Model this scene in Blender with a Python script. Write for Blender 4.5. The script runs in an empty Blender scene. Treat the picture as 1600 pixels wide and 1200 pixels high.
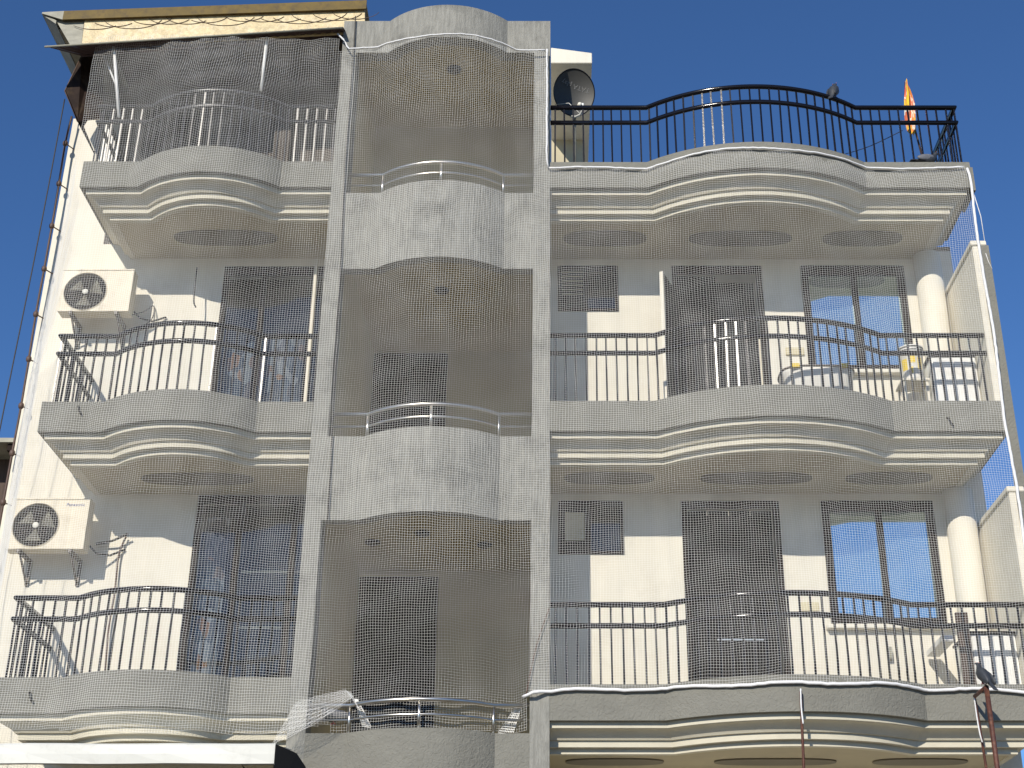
import bpy, bmesh, math, random
import numpy as np
from mathutils import Vector, Matrix

random.seed(7)
S = bpy.context.scene
COL = S.collection
R = math.radians
PI = math.pi

# ------------------------------------------------------------------ camera
F_PX, PX0, PITCH, CAM_D, CAM_Z = 2198.0, 865.0, R(25.5), 13.84, 1.6
cam_d = bpy.data.cameras.new('camera')
cam = bpy.data.objects.new('camera', cam_d)
COL.objects.link(cam)
cam.location = (0, -CAM_D, CAM_Z)
cam.rotation_euler = (PI / 2 + PITCH, 0, 0)
cam_d.sensor_width = 36
cam_d.lens = F_PX / 1600 * 36
cam_d.shift_x = -(PX0 - 800) / 1600
cam_d.clip_start = 0.1
cam_d.clip_end = 3000
S.camera = cam

# ------------------------------------------------------------------ light
SUN_TO = Vector((-0.375, -1.0, 0.565)).normalized()          # towards the sun
SUN_EL = math.asin(SUN_TO.z)
SUN_AZ = math.atan2(SUN_TO.x, SUN_TO.y)
w = bpy.data.worlds.new('World')
S.world = w
w.use_nodes = True
nt = w.node_tree
sky = nt.nodes.new('ShaderNodeTexSky')
sky.sky_type = 'NISHITA'
sky.sun_disc = False
sky.sun_elevation = SUN_EL
sky.sun_rotation = SUN_AZ
sky.altitude = 300
sky.air_density = 1.0
sky.dust_density = 0.0
sky.ozone_density = 10.0
nt.nodes['Background'].inputs[1].default_value = 0.125
nt.links.new(sky.outputs[0], nt.nodes['Background'].inputs[0])
sd = bpy.data.lights.new('sun', 'SUN')
sd.energy = 4.7
sd.angle = R(0.5)
sd.color = (1.0, 0.93, 0.81)
so = bpy.data.objects.new('sun', sd)
so.rotation_euler = SUN_TO.to_track_quat('Z', 'Y').to_euler()
so.location = (-20, -50, 40)
COL.objects.link(so)
S.view_settings.view_transform = 'Standard'
S.view_settings.look = 'None'
S.view_settings.exposure = 0
S.view_settings.gamma = 1
S.view_settings.use_curve_mapping = False

# ------------------------------------------------------------------ helpers
CP, SP = math.cos(PITCH), math.sin(PITCH)
def W(px, py, y):
    """point of the place at depth y (metres behind the balcony fronts) measured from the photograph"""
    u = (px - PX0) / F_PX; v = (600 - py) / F_PX
    t = (y + CAM_D) / (CP - v * SP)
    return Vector((u * t, y, CAM_Z + t * (SP + v * CP)))

def mat(name, col, rough=0.6, metal=0.0, var=0.0, vscale=3.0, stretch=(1, 1, 1), bump=0.0, bscale=40.0,
        spec=0.5, dirt=None, dirt_amt=0.0, dirt_scale=1.5, bstretch=(1, 1, 1), bdist=.01):
    m = bpy.data.materials.new(name); m.use_nodes = True
    n = m.node_tree; p = n.nodes['Principled BSDF']
    p.inputs['Base Color'].default_value = (*col, 1)
    p.inputs['Roughness'].default_value = rough
    p.inputs['Metallic'].default_value = metal
    p.inputs['Specular IOR Level'].default_value = spec
    tc = n.nodes.new('ShaderNodeTexCoord')
    last = None
    if var > 0:
        mp = n.nodes.new('ShaderNodeMapping'); mp.inputs['Scale'].default_value = stretch
        n.links.new(tc.outputs['Object'], mp.inputs[0])
        nz = n.nodes.new('ShaderNodeTexNoise'); nz.inputs['Scale'].default_value = vscale
        nz.inputs['Detail'].default_value = 8; nz.inputs['Roughness'].default_value = 0.62
        n.links.new(mp.outputs[0], nz.inputs['Vector'])
        mr = n.nodes.new('ShaderNodeMapRange')
        mr.inputs[1].default_value = 0.25; mr.inputs[2].default_value = 0.75
        mr.inputs[3].default_value = 1 - var; mr.inputs[4].default_value = 1 + var
        n.links.new(nz.outputs['Fac'], mr.inputs[0])
        mx = n.nodes.new('ShaderNodeVectorMath'); mx.operation = 'SCALE'
        mx.inputs[0].default_value = col
        n.links.new(mr.outputs[0], mx.inputs['Scale'])
        last = mx.outputs[0]
    if dirt is not None:
        nz = n.nodes.new('ShaderNodeTexNoise'); nz.inputs['Scale'].default_value = dirt_scale
        nz.inputs['Detail'].default_value = 10; nz.inputs['Roughness'].default_value = 0.7
        n.links.new(tc.outputs['Object'], nz.inputs['Vector'])
        mr = n.nodes.new('ShaderNodeMapRange')
        mr.inputs[1].default_value = 0.5; mr.inputs[2].default_value = 0.72
        mr.inputs[3].default_value = 0; mr.inputs[4].default_value = dirt_amt
        n.links.new(nz.outputs['Fac'], mr.inputs[0])
        mi = n.nodes.new('ShaderNodeMix'); mi.data_type = 'RGBA'
        n.links.new(mr.outputs[0], mi.inputs[0])
        if last: n.links.new(last, mi.inputs[6])
        else: mi.inputs[6].default_value = (*col, 1)
        mi.inputs[7].default_value = (*dirt, 1)
        last = mi.outputs[2]
    if last: n.links.new(last, p.inputs['Base Color'])
    if bump > 0:
        mp = n.nodes.new('ShaderNodeMapping'); mp.inputs['Scale'].default_value = bstretch
        n.links.new(tc.outputs['Object'], mp.inputs[0])
        nz = n.nodes.new('ShaderNodeTexNoise'); nz.inputs['Scale'].default_value = bscale
        nz.inputs['Detail'].default_value = 6; nz.inputs['Distortion'].default_value = 1.2
        n.links.new(mp.outputs[0], nz.inputs['Vector'])
        bp = n.nodes.new('ShaderNodeBump'); bp.inputs['Strength'].default_value = bump
        bp.inputs['Distance'].default_value = bdist
        n.links.new(nz.outputs['Fac'], bp.inputs['Height'])
        n.links.new(bp.outputs[0], p.inputs['Normal'])
    return m

M = {}
M['grey'] = mat('grey_textured_plaster', (.205, .20, .172), .85, var=.12, vscale=2.5, stretch=(1, 1, 2), bump=.9, bscale=26, bdist=.014,
                dirt=(.18, .175, .15), dirt_amt=.4, dirt_scale=2.2)
M['grey_streak'] = mat('grey_brushed_plaster', (.285, .28, .25), .85, var=.30, vscale=5, stretch=(7, 7, .6), bump=.8, bscale=36, bdist=.013,
                       bstretch=(3, 3, .4), dirt=(.10, .10, .09), dirt_amt=.8, dirt_scale=2.1)
M['white'] = mat('cream_wall_paint', (.73, .69, .585), .75, var=.07, vscale=2.0, stretch=(3, 3, .35), bump=.12, bscale=60,
                 dirt=(.55, .50, .40), dirt_amt=.45, dirt_scale=1.7)
M['moulding'] = mat('cream_moulding_paint', (.56, .525, .42), .7, var=.06, vscale=3, bump=.25, bscale=45,
                    dirt=(.45, .42, .34), dirt_amt=.5, dirt_scale=4)
M['soffit'] = mat('shade_beige_soffit_paint', (.47, .415, .29), .8, var=.08, vscale=1.5, bump=.15, bscale=50,
                  dirt=(.36, .32, .24), dirt_amt=.5, dirt_scale=1.2)  # cream paint darkened and warmed, soffit shade and bounce put into it
M['soffit_dark'] = mat('brown_grey_recess_shade', (.20, .18, .135), .8, var=.1, vscale=2)  # shade of the oval recesses put into the colour
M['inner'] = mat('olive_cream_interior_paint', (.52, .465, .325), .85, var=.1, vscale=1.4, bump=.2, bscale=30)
M['black'] = mat('black_gloss_paint', (.007, .006, .008), .13, spec=.35, var=.25, vscale=20, bump=.05, bscale=50)
M['black_bar'] = mat('black_satin_bar_paint', (.008, .007, .009), .2, spec=.3, var=.25, vscale=20, bump=.08, bscale=50)
M['black_glint'] = mat('glint_grey_black_rail_paint', (.045, .042, .04), .34, spec=.6, var=.3, vscale=25)  # greyer than the other rails, sun glints put into the colour
M['steel'] = mat('polished_steel', (.64, .61, .55), .3, metal=1, var=.06, vscale=14)
M['frame'] = mat('dark_brown_frame', (.022, .016, .014), .6, spec=.15, var=.2, vscale=12)
M['door'] = mat('dark_laminate_opening_shade', (.014, .012, .012), .6, spec=.15, var=.35, vscale=2, stretch=(3, 1, .5))  # also fills the dark openings on the right, their shade in the colour
M['void'] = mat('near_black_shade', (.02, .019, .02), .9)  # shade of the unlit rooms put into a near black colour
M['mirror'] = mat('blue_reflective_window_film', (.58, .76, .78), .03, metal=.9, bump=.02, bscale=2.2, var=.06, vscale=3)
M['ac'] = mat('aged_cream_enamel', (.66, .59, .45), .5, var=.07, vscale=5, dirt=(.4, .3, .17), dirt_amt=.35, dirt_scale=6)
M['ac_grille'] = mat('grey_brown_grille', (.12, .1, .08), .5)
M['hub'] = mat('pale_hub_plastic', (.7, .68, .6), .5)
M['rust'] = mat('rusty_red_oxide_steel', (.085, .028, .018), .6, var=.4, vscale=12, stretch=(1, 1, .4), bump=.4, bscale=60,
                dirt=(.28, .12, .06), dirt_amt=.6, dirt_scale=14)
M['rope'] = mat('white_nylon_rope', (.8, .8, .8), .7, var=.1, vscale=40, stretch=(1, 1, 1), bump=.5, bscale=120)
M['net'] = mat('white_nylon_net', (.88, .87, .83), .55)
M['whitebox'] = mat('white_painted_metal', (.80, .80, .77), .45, var=.05, vscale=2, dirt=(.5, .46, .38), dirt_amt=.5, dirt_scale=3)
M['gold'] = mat('cream_gold_sheet', (.58, .46, .24), .45, var=.35, vscale=14, dirt=(.75, .68, .5), dirt_amt=.7, dirt_scale=9, bump=.5, bscale=50)
M['ochre'] = mat('ochre_rusted_fascia', (.13, .083, .008), .7, var=.35, vscale=7, dirt=(.05, .03, .012), dirt_amt=.8, dirt_scale=10)
M['flash'] = mat('weathered_grey_sheet', (.30, .29, .23), .6, var=.25, vscale=5, stretch=(1, 1, 4), dirt=(.12, .11, .08), dirt_amt=.5, dirt_scale=5)
M['awning'] = mat('purple_brown_corrugated_sheet', (.10, .065, .065), .6, var=.2, vscale=6)
M['brown'] = mat('dark_brown_sheet', (.022, .013, .010), .7, spec=.12, var=.5, vscale=7, dirt=(.09, .06, .03), dirt_amt=.6, dirt_scale=5)
M['darkwall'] = mat('shaded_brown_wall', (.10, .085, .072), .85, var=.25, vscale=2)  # shade under the top left roof put into the wall colour
M['dish'] = mat('dark_grey_dish_paint', (.045, .045, .042), .55, var=.1, vscale=6)
M['dishtext'] = mat('faded_grey_print', (.34, .34, .34), .6)
M['blue'] = mat('blue_logo_print', (.05, .08, .25), .5)
M['road'] = mat('asphalt', (.055, .055, .055), .9, var=.2, vscale=2, bump=.5, bscale=60)
M['paving'] = mat('dusty_concrete_paving', (.21, .175, .125), .9, var=.15, vscale=1.5, bump=.3, bscale=40)
M['earth'] = mat('dusty_ground', (.15, .125, .08), .95, var=.2, vscale=.3)
M['roadpaint'] = mat('road_marking_paint', (.75, .75, .72), .8, var=.1, vscale=10)
M['orange'] = mat('orange_flag_cloth', (.75, .16, .03), .8, var=.2, vscale=20)
M['pigeon'] = mat('slate_pigeon_feathers', (.035, .04, .048), .55, var=.35, vscale=25)
M['pigeon_light'] = mat('pale_grey_pigeon_feathers', (.12, .125, .14), .6, var=.3, vscale=30)
M['beak'] = mat('dark_beak_horn', (.1, .08, .07), .5)
M['leg_red'] = mat('pigeon_leg_red', (.25, .05, .05), .6)
M['bucket'] = mat('white_bucket_plastic', (.78, .76, .70), .4, var=.05, vscale=5)
M['yellow'] = mat('yellow_print', (.75, .55, .05), .5, var=.15, vscale=12)
M['cable'] = mat('dark_cable_rubber', (.03, .027, .025), .6)
M['wire'] = mat('brown_conduit', (.10, .06, .045), .6, var=.3, vscale=10)
M['paper'] = mat('yellowed_switch_plate', (.62, .55, .36), .5, dirt=(.4, .3, .15), dirt_amt=.5, dirt_scale=20)
M['cream_awning'] = mat('white_shutter_box_sheet', (.64, .64, .59), .5, var=.05, vscale=2, dirt=(.4, .4, .36), dirt_amt=.5, dirt_scale=5)
M['wood'] = mat('brown_timber', (.075, .05, .038), .8, var=.4, vscale=6, stretch=(5, 5, .6), bump=.3, bscale=30)

def curtain_mat():
    m = mat('patterned_curtain_cloth', (.3, .32, .36), .9)
    n = m.node_tree; p = n.nodes['Principled BSDF']
    tc = n.nodes.new('ShaderNodeTexCoord'); mp = n.nodes.new('ShaderNodeMapping')
    mp.inputs['Scale'].default_value = (3.2, 1, 2.2)
    n.links.new(tc.outputs['Object'], mp.inputs[0])
    v = n.nodes.new('ShaderNodeTexVoronoi'); v.inputs['Scale'].default_value = 2.2
    n.links.new(mp.outputs[0], v.inputs['Vector'])
    cr = n.nodes.new('ShaderNodeValToRGB')
    e = cr.color_ramp.elements
    e[0].position = 0; e[0].color = (.05, .055, .07, 1)
    e[1].position = 1; e[1].color = (.40, .42, .46, 1)
    k = cr.color_ramp.elements.new(.45); k.color = (.16, .2, .26, 1)
    k = cr.color_ramp.elements.new(.72); k.color = (.45, .22, .09, 1)
    k = cr.color_ramp.elements.new(.8); k.color = (.33, .35, .38, 1)
    sx = n.nodes.new('ShaderNodeSeparateColor')
    n.links.new(v.outputs['Color'], sx.inputs[0])
    n.links.new(sx.outputs[0], cr.inputs[0])
    n.links.new(cr.outputs[0], p.inputs['Base Color'])
    return m
M['curtain'] = curtain_mat()

def glass_mat():
    m = bpy.data.materials.new('clear_door_glass'); m.use_nodes = True
    n = m.node_tree; n.nodes.clear()
    o = n.nodes.new('ShaderNodeOutputMaterial'); mx = n.nodes.new('ShaderNodeMixShader')
    t = n.nodes.new('ShaderNodeBsdfTransparent'); t.inputs[0].default_value = (.8, .82, .82, 1)
    g = n.nodes.new('ShaderNodeBsdfGlossy'); g.inputs['Roughness'].default_value = .04
    g.inputs[0].default_value = (.72, .72, .68, 1)
    f = n.nodes.new('ShaderNodeFresnel'); f.inputs[0].default_value = 1.6
    n.links.new(f.outputs[0], mx.inputs[0]); n.links.new(t.outputs[0], mx.inputs[1]); n.links.new(g.outputs[0], mx.inputs[2])
    n.links.new(mx.outputs[0], o.inputs[0])
    return m
M['glass'] = glass_mat()

class MB:
    def __init__(s): s.v = []; s.f = []; s.sm = []
    def add(s, vs, fs, smooth=False):
        o = len(s.v); s.v += [tuple(x) for x in vs]
        s.f += [tuple(i + o for i in f) for f in fs]; s.sm += [smooth] * len(fs)
        return s
    def box(s, x0, x1, y0, y1, z0, z1):
        vs = [(x, y, z) for z in (z0, z1) for y in (y0, y1) for x in (x0, x1)]
        return s.add(vs, [(0, 2, 3, 1), (4, 5, 7, 6), (0, 1, 5, 4), (2, 6, 7, 3), (0, 4, 6, 2), (1, 3, 7, 5)])
    def tube(s, pts, r, n=8, closed=False, caps=True, smooth=True):
        pts = [Vector(p) for p in pts]; N = len(pts)
        rs = r if isinstance(r, (list, tuple)) else [r] * N
        vs = []
        for i, p in enumerate(pts):
            a = pts[max(i - 1, 0)] if not closed else pts[i - 1]
            b = pts[min(i + 1, N - 1)] if not closed else pts[(i + 1) % N]
            t = (b - a).normalized()
            up = Vector((0, 0, 1)) if abs(t.z) < .9 else Vector((0, 1, 0))
            e1 = t.cross(up).normalized(); e2 = t.cross(e1).normalized()
            for k in range(n):
                an = 2 * PI * (k + .5) / n
                vs.append(p + (e1 * math.cos(an) + e2 * math.sin(an)) * rs[i])
        fs = []
        for i in range(N if closed else N - 1):
            j = (i + 1) % N
            for k in range(n):
                l = (k + 1) % n
                fs.append((i * n + k, i * n + l, j * n + l, j * n + k))
        if caps and not closed:
            fs.append(tuple(range(n - 1, -1, -1))); fs.append(tuple((N - 1) * n + k for k in range(n)))
        return s.add(vs, fs, smooth)
    def prism(s, poly, z0, z1):
        n = len(poly)
        vs = [(x, y, z0) for x, y in poly] + [(x, y, z1) for x, y in poly]
        fs = [tuple(range(n - 1, -1, -1)), tuple(range(n, 2 * n))]
        fs += [(i, (i + 1) % n, n + (i + 1) % n, n + i) for i in range(n)]
        return s.add(vs, fs)
    def lathe(s, c, prof, n=24, ax='z'):
        vs = []
        for r, h in prof:
            for k in range(n):
                a = 2 * PI * k / n
                if ax == 'z': vs.append((c[0] + r * math.cos(a), c[1] + r * math.sin(a), c[2] + h))
                else: vs.append((c[0] + r * math.cos(a), c[1] + h, c[2] + r * math.sin(a)))
        fs = [(i * n + k, i * n + (k + 1) % n, (i + 1) * n + (k + 1) % n, (i + 1) * n + k)
              for i in range(len(prof) - 1) for k in range(n)]
        fs.append(tuple(range(n - 1, -1, -1))); fs.append(tuple((len(prof) - 1) * n + k for k in range(n)))
        return s.add(vs, fs, True)
    def ellipsoid(s, c, r, rot=None, n=12, m=8):
        vs = []; c = Vector(c)
        for i in range(m + 1):
            th = PI * i / m
            for k in range(n):
                ph = 2 * PI * k / n
                p = Vector((r[0] * math.sin(th) * math.cos(ph), r[1] * math.sin(th) * math.sin(ph), r[2] * math.cos(th)))
                if rot: p = rot @ p
                vs.append(c + p)
        return s.add(vs, [(i * n + k, (i + 1) * n + k, (i + 1) * n + (k + 1) % n, i * n + (k + 1) % n) for i in range(m) for k in range(n)], True)
    def mesh(s, name, m, bevel=0):
        me = bpy.data.meshes.new(name)
        me.from_pydata(s.v, [], s.f)
        me.polygons.foreach_set('use_smooth', s.sm)
        b = bmesh.new(); b.from_mesh(me)
        bmesh.ops.remove_doubles(b, verts=b.verts, dist=1e-6)
        bmesh.ops.recalc_face_normals(b, faces=b.faces)
        if bevel:
            es = [e for e in b.edges if len(e.link_faces) == 2 and e.calc_face_angle(0) > .6]
            bmesh.ops.bevel(b, geom=es, offset=bevel, segments=2, affect='EDGES', clamp_overlap=True)
        b.to_mesh(me); b.free()
        me.materials.append(m)
        return me
    def obj(s, name, m, parent=None, bevel=0):
        o = bpy.data.objects.new(name, s.mesh(name, m, bevel)); COL.objects.link(o)
        if parent: o.parent = parent; o.matrix_parent_inverse = base_inv(parent)
        return o

def base_inv(p):
    m = Matrix.Identity(4)
    while p:
        m = m @ Matrix.Translation(-p.location)   # parents are only ever translated when their parts are made
        p = p.parent
        break
    return m
def tag(o, label=None, cat=None, group=None, kind=None):
    if label: o['label'] = label
    if cat: o['category'] = cat
    if group: o['group'] = group
    if kind: o['kind'] = kind
    return o
def empty(name, label, cat, loc=(0, 0, 0), group=None):
    o = bpy.data.objects.new(name, None); COL.objects.link(o); o.location = loc; o.empty_display_size = .2
    return tag(o, label, cat, group)
def meshobj(name, me, parent=None, loc=(0, 0, 0), rot=None):
    o = bpy.data.objects.new(name, me); COL.objects.link(o); o.location = loc
    if rot: o.rotation_euler = rot
    if parent: o.parent = parent; o.matrix_parent_inverse = base_inv(parent)
    return o
def text_mesh(body, size, m, depth=.001, name='lettering'):
    c = bpy.data.curves.new(name, 'FONT'); c.body = body; c.size = size; c.extrude = depth
    c.align_x = 'CENTER'; c.align_y = 'CENTER'
    o = bpy.data.objects.new(name, c); COL.objects.link(o)
    bpy.context.view_layer.update()
    me = bpy.data.meshes.new_from_object(o.evaluated_get(bpy.context.evaluated_depsgraph_get()))
    bpy.data.objects.remove(o); me.materials.clear(); me.materials.append(m); me.name = name
    return me

def arc(x0, x1, sag, n=36):
    """plan points of a bow that comes forward by sag between x0 and x1"""
    c = (x1 - x0) / 2; r = (c * c + sag * sag) / (2 * sag); cx = (x0 + x1) / 2; cy = r - sag
    pts = []
    for i in range(n + 1):
        x = x0 + (x1 - x0) * i / n
        pts.append((x, cy - math.sqrt(max(r * r - (x - cx) ** 2, 0))))
    return pts
def offset_path(path, d):
    out = []
    for i, p in enumerate(path):
        ns = []
        for a, b in ((i - 1, i), (i, i + 1)):
            if a < 0 or b >= len(path): continue
            dx, dy = path[b][0] - path[a][0], path[b][1] - path[a][1]
            l = math.hypot(dx, dy) or 1
            ns.append((-dy / l, dx / l))
        if len(ns) == 1: nx, ny = ns[0]
        else:
            k = 1 + ns[0][0] * ns[1][0] + ns[0][1] * ns[1][1]
            nx = (ns[0][0] + ns[1][0]) / k; ny = (ns[0][1] + ns[1][1]) / k
        out.append((p[0] + nx * d, p[1] + ny * d))
    return out
def sweep(mb, path, prof, smooth=False):
    """closed profile [(inward offset, z)] carried along the plan path"""
    n = len(prof); N = len(path); cols = [offset_path(path, d) for d, z in prof]
    vs = [(cols[k][i][0], cols[k][i][1], prof[k][1]) for i in range(N) for k in range(n)]
    fs = [(i * n + k, (i + 1) * n + k, (i + 1) * n + (k + 1) % n, i * n + (k + 1) % n) for i in range(N - 1) for k in range(n)]
    fs.append(tuple(range(n))); fs.append(tuple((N - 1) * n + k for k in range(n - 1, -1, -1)))
    mb.add(vs, fs, smooth); return mb

# ------------------------------------------------------------------ the place: measures
G = CAM_Z                                   # heights below are above eye level + G
PR = [9.50 + G, 6.40 + G, 3.31 + G]         # top of the right hand balcony upstands
PL = [9.51 + G, 6.39 + G, 3.38 + G]         # left hand
PT = [9.07 + G, 5.98 + G, 2.83 + G]         # curved stair tower upstands
BW = 1.2                                    # back wall depth
XR0, XR1, XRa, XRb, SR = -0.04, 4.90, 1.10, 3.66, .41
XL0, XL1, XLa, XLb, SL = -5.54, -2.60, -4.86, -3.20, .32
XT0, XT1, XTa, XTb, ST = -2.42, -0.235, -2.03, -0.57, .27

# ------------------------------------------------------------------ ground
tag(MB().box(-400, 400, -400, 400, -1.0, -.12).obj('ground', M['earth']), kind='structure')
tag(MB().box(-60, 60, -13, -4.5, -.119, -.05).obj('road', M['road']), kind='structure')
tag(MB().box(-60, 60, -4.5, 0.35, -.119, .06).obj('pavement', M['paving'], bevel=.01), kind='structure')
tag(MB().box(-60, 60, -20, -13, -.119, .06).obj('pavement', M['paving'], bevel=.01), kind='structure')
mb = MB()
for i in range(-12, 13): mb.box(i * 4.5, i * 4.5 + 2, -8.82, -8.7, -.046, -.042)
tag(mb.obj('road_marking', M['roadpaint']), kind='structure')

# ------------------------------------------------------------------ building
B = empty('apartment_building', 'grey and cream apartment block with bowed balconies, curved stair tower and black railings', 'building')
def part(mb, name, m, parent=None, bevel=0, label=None):
    o = mb.obj(name, m, parent or B, bevel)
    if label: o['label'] = label
    return o
# core behind the walls
part(MB().box(-6.25, XL1, 1.56, 9, 0, 10.7), 'wall', M['white'])
part(MB().box(XR0, 4.92, 1.56, 9, 0, 10.6), 'wall', M['white'])
part(MB().box(XL1, XR0, 3.06, 9, 0, 13.1), 'wall', M['white'])
part(MB().box(-6.1, XL1, 1.56, 5, 10.7, 13.3), 'wall', M['darkwall'], label='wall of the roofed top floor, shade put into its colour')
part(MB().box(-6.25, 4.92, .36, 1.19, 0, 2.9), 'wall', M['white'], label='ground floor wall')

def wall_with_holes(x0, x1, z0, z1, holes, m, y0=BW, y1=1.40, name='wall'):
    """one wall mesh with real openings"""
    xs = sorted({x0, x1, *[h[0] for h in holes], *[h[1] for h in holes]})
    zs = sorted({z0, z1, *[h[2] for h in holes], *[h[3] for h in holes]})
    def solid(cx, cz):
        return x0 < cx < x1 and z0 < cz < z1 and not any(h[0] < cx < h[1] and h[2] < cz < h[3] for h in holes)
    mb = MB()
    for i in range(len(xs) - 1):
        for j in range(len(zs) - 1):
            a, b, c, d = xs[i], xs[i + 1], zs[j], zs[j + 1]
            cx, cz = (a + b) / 2, (c + d) / 2
            if not solid(cx, cz): continue
            mb.add([(a, y0, c), (b, y0, c), (b, y0, d), (a, y0, d)], [(0, 1, 2, 3)])
            mb.add([(a, y1, c), (b, y1, c), (b, y1, d), (a, y1, d)], [(3, 2, 1, 0)])
            for (ex, ez, q) in ((-1, 0, [(a, c), (a, d)]), (1, 0, [(b, c), (b, d)]), (0, -1, [(a, c), (b, c)]), (0, 1, [(a, d), (b, d)])):
                nx = (a - 1e-3) if ex < 0 else (b + 1e-3) if ex > 0 else cx
                nz = (c - 1e-3) if ez < 0 else (d + 1e-3) if ez > 0 else cz
                if not solid(nx, nz):
                    (p, r), (s_, t) = q
                    mb.add([(p, y0, r), (s_, y0, t), (s_, y1, t), (p, y1, r)], [(0, 1, 2, 3)])
    return part(mb, name, m)

DOORR = (1.45, 2.56); WINR = (3.04, 4.31); VENT = (.05, .79); DOORL = (-4.05, -2.72)
holes = []
for P in PR[1:]:
    fl = P - .36
    holes += [(DOORR[0], DOORR[1], fl, P + 2.38), (WINR[0], WINR[1], P + .93, P + 2.38), (VENT[0], VENT[1], P + 1.75, P + 2.38)]
wall_with_holes(XR0, 4.92, 2.901, 10.6, holes, M['white'])
holes = [(DOORL[0], DOORL[1], P - .36, P + 2.38) for P in PL[1:]]
wall_with_holes(-6.25, XL1 - .001, 2.901, 10.7, holes, M['white'])

# balconies ---------------------------------------------------------
def profile_moulding(P):
    z = P - .355
    pr = [(.065, z), (.065, z - .060), (.082, z - .062)]
    for i in range(11):                      # hollow that swells out again
        f = i / 10
        pr.append((.086 + .112 * f, z - .066 - .072 * (f ** 2.2)))
    pr += [(.206, z - .150), (.235, z - .152), (.235, z - .213), (.303, z - .215), (.303, z - .268), (.37, z - .27), (.37, z)]
    return pr
def balcony(path, P, xs, gmat, right):
    par = MB(); sweep(par, path, [(0, P), (0, P - .355), (.11, P - .355), (.11, P)])
    bp = part(par, 'balcony_upstand', gmat)
    mo = MB(); sweep(mo, path, profile_moulding(P)); part(mo, 'cornice_moulding', M['moulding'], bp)
    ins = offset_path(path, .33)
    poly = ([] if not right else [(ins[0][0], BW - .001)]) + ([(ins[0][0], BW - .001)] + ins[1:] if not right else ins[:-1] + [(ins[-1][0], BW - .001)]) + ([] if right else [(ins[-1][0], BW - .001)])
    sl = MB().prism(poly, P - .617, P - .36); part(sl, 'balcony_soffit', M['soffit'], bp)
    # dark oval plates standing for soffit recesses, shade put into their colour
    for (cx, hw) in xs:
        ov = []
        for k in range(40):
            a = 2 * PI * k / 40; c, s_ = math.cos(a), math.sin(a)
            ov.append((cx + hw * math.copysign(abs(c) ** .7, c), .70 + .17 * math.copysign(abs(s_) ** .8, s_)))
        part(MB().prism(ov, P - .632, P - .6175), 'oval_recess_shade', M['soffit_dark'], bp)
    return bp
pathR = [(XR0 + .002, 0)] + arc(XRa, XRb, SR) + [(XR1, 0), (XR1, BW - .002)]
pathL = [(XL0, BW - .002), (XL0, 0)] + arc(XLa, XLb, SL) + [(XL1 - .002, 0)]
for i, P in enumerate(PR):
    balcony(pathR, P, [(.62, .50), (2.25, .62), (3.72, .48)], M['grey'], True)
for i, P in enumerate(PL):
    balcony(pathL, P, [(-3.95, .62)], M['grey'], False)

# railings ------------------------------------------------------------
BAL = MB().box(-.0095, .0095, -.0095, .0095, 0, .81).mesh('baluster', M['black_bar'], .002)
def rail_path(path, off): return offset_path(path, off)
def resample(pts, step):
    out = [Vector((*pts[0], 0))]; acc = 0
    pts = [Vector((*p, 0)) for p in pts]
    res = []; d0 = step / 2; tot = 0
    for a, b in zip(pts[:-1], pts[1:]):
        L = (b - a).length
        while d0 <= tot + L:
            res.append(a.lerp(b, (d0 - tot) / L)); d0 += step
        tot += L
    return res
def railing(path, P, label=None, yaw=0, rm=None, bm_=None):
    rm = rm or M['black']; bm_ = bm_ or BAL
    rp = rail_path(path, .065)
    def bar(z, hh, hw):
        mb = MB(); rr = []
        sweep(mb, rp, [(hw * math.cos(2 * PI * k / 12), z + hh * math.sin(2 * PI * k / 12)) for k in range(12)], True); return mb
    r = part(bar(P + .83, .030, .030), 'balcony_railing', rm)
    if label: r['label'] = label
    part(bar(P + .61, .030, .024), 'middle_rail', rm, r)
    bal = resample(rp, .1135)
    for i, p in enumerate(bal):
        j = random.uniform(-.004, .004)
        d = bal[min(i + 1, len(bal) - 1)] - bal[max(i - 1, 0)]
        twist = math.atan2(d.y, d.x) + yaw
        meshobj('baluster', bm_, r, (p.x + j, p.y, P + .001), (random.uniform(-.006, .006), random.uniform(-.008, .008), twist + random.uniform(-.07, .07)))
railing(pathR, PR[0])
for P in PR[1:]: railing(pathR[:-2] + [(4.785, 0)], P)
BAL_GLINT = MB().box(-.0095, .0095, -.0095, .0095, 0, .81).mesh('baluster', M['black_glint'], .002)
railing(pathL, PL[0], None, 0, M['black_glint'], BAL_GLINT)
for P in PL[1:]: railing(pathL, P, None, -.3)

# fins at the right end and round column --------------------------------
for P, top in ((PR[1], PR[1] + 2.02), (PR[2], PR[2] + 2.1)):
    part(MB().box(4.79, 4.93, .012, 1.19, P - .30, top - .06), 'privacy_wall', M['white'], bevel=.006)
    part(MB().box(4.77, 4.95, -.006, 1.19, top - .06, top), 'privacy_wall_coping', M['white'], bevel=.006)
    part(MB().box(4.86, 4.972, -.004, .011, P - 1.0, top - .062), 'privacy_wall_edge', M['grey'])
    mb = MB().lathe((4.58, 1.10, P - .36), [(.165, 0), (.165, 3.1 - .28)], 32)
    part(mb, 'round_column', M['white'])
    # cupboard under the privacy wall
# top terrace: small return block at right corner
part(MB().box(4.902, 4.935, .02, .5, PR[0] - .38, PR[0] - .06), 'terrace_corner_block', M['grey'])

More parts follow.
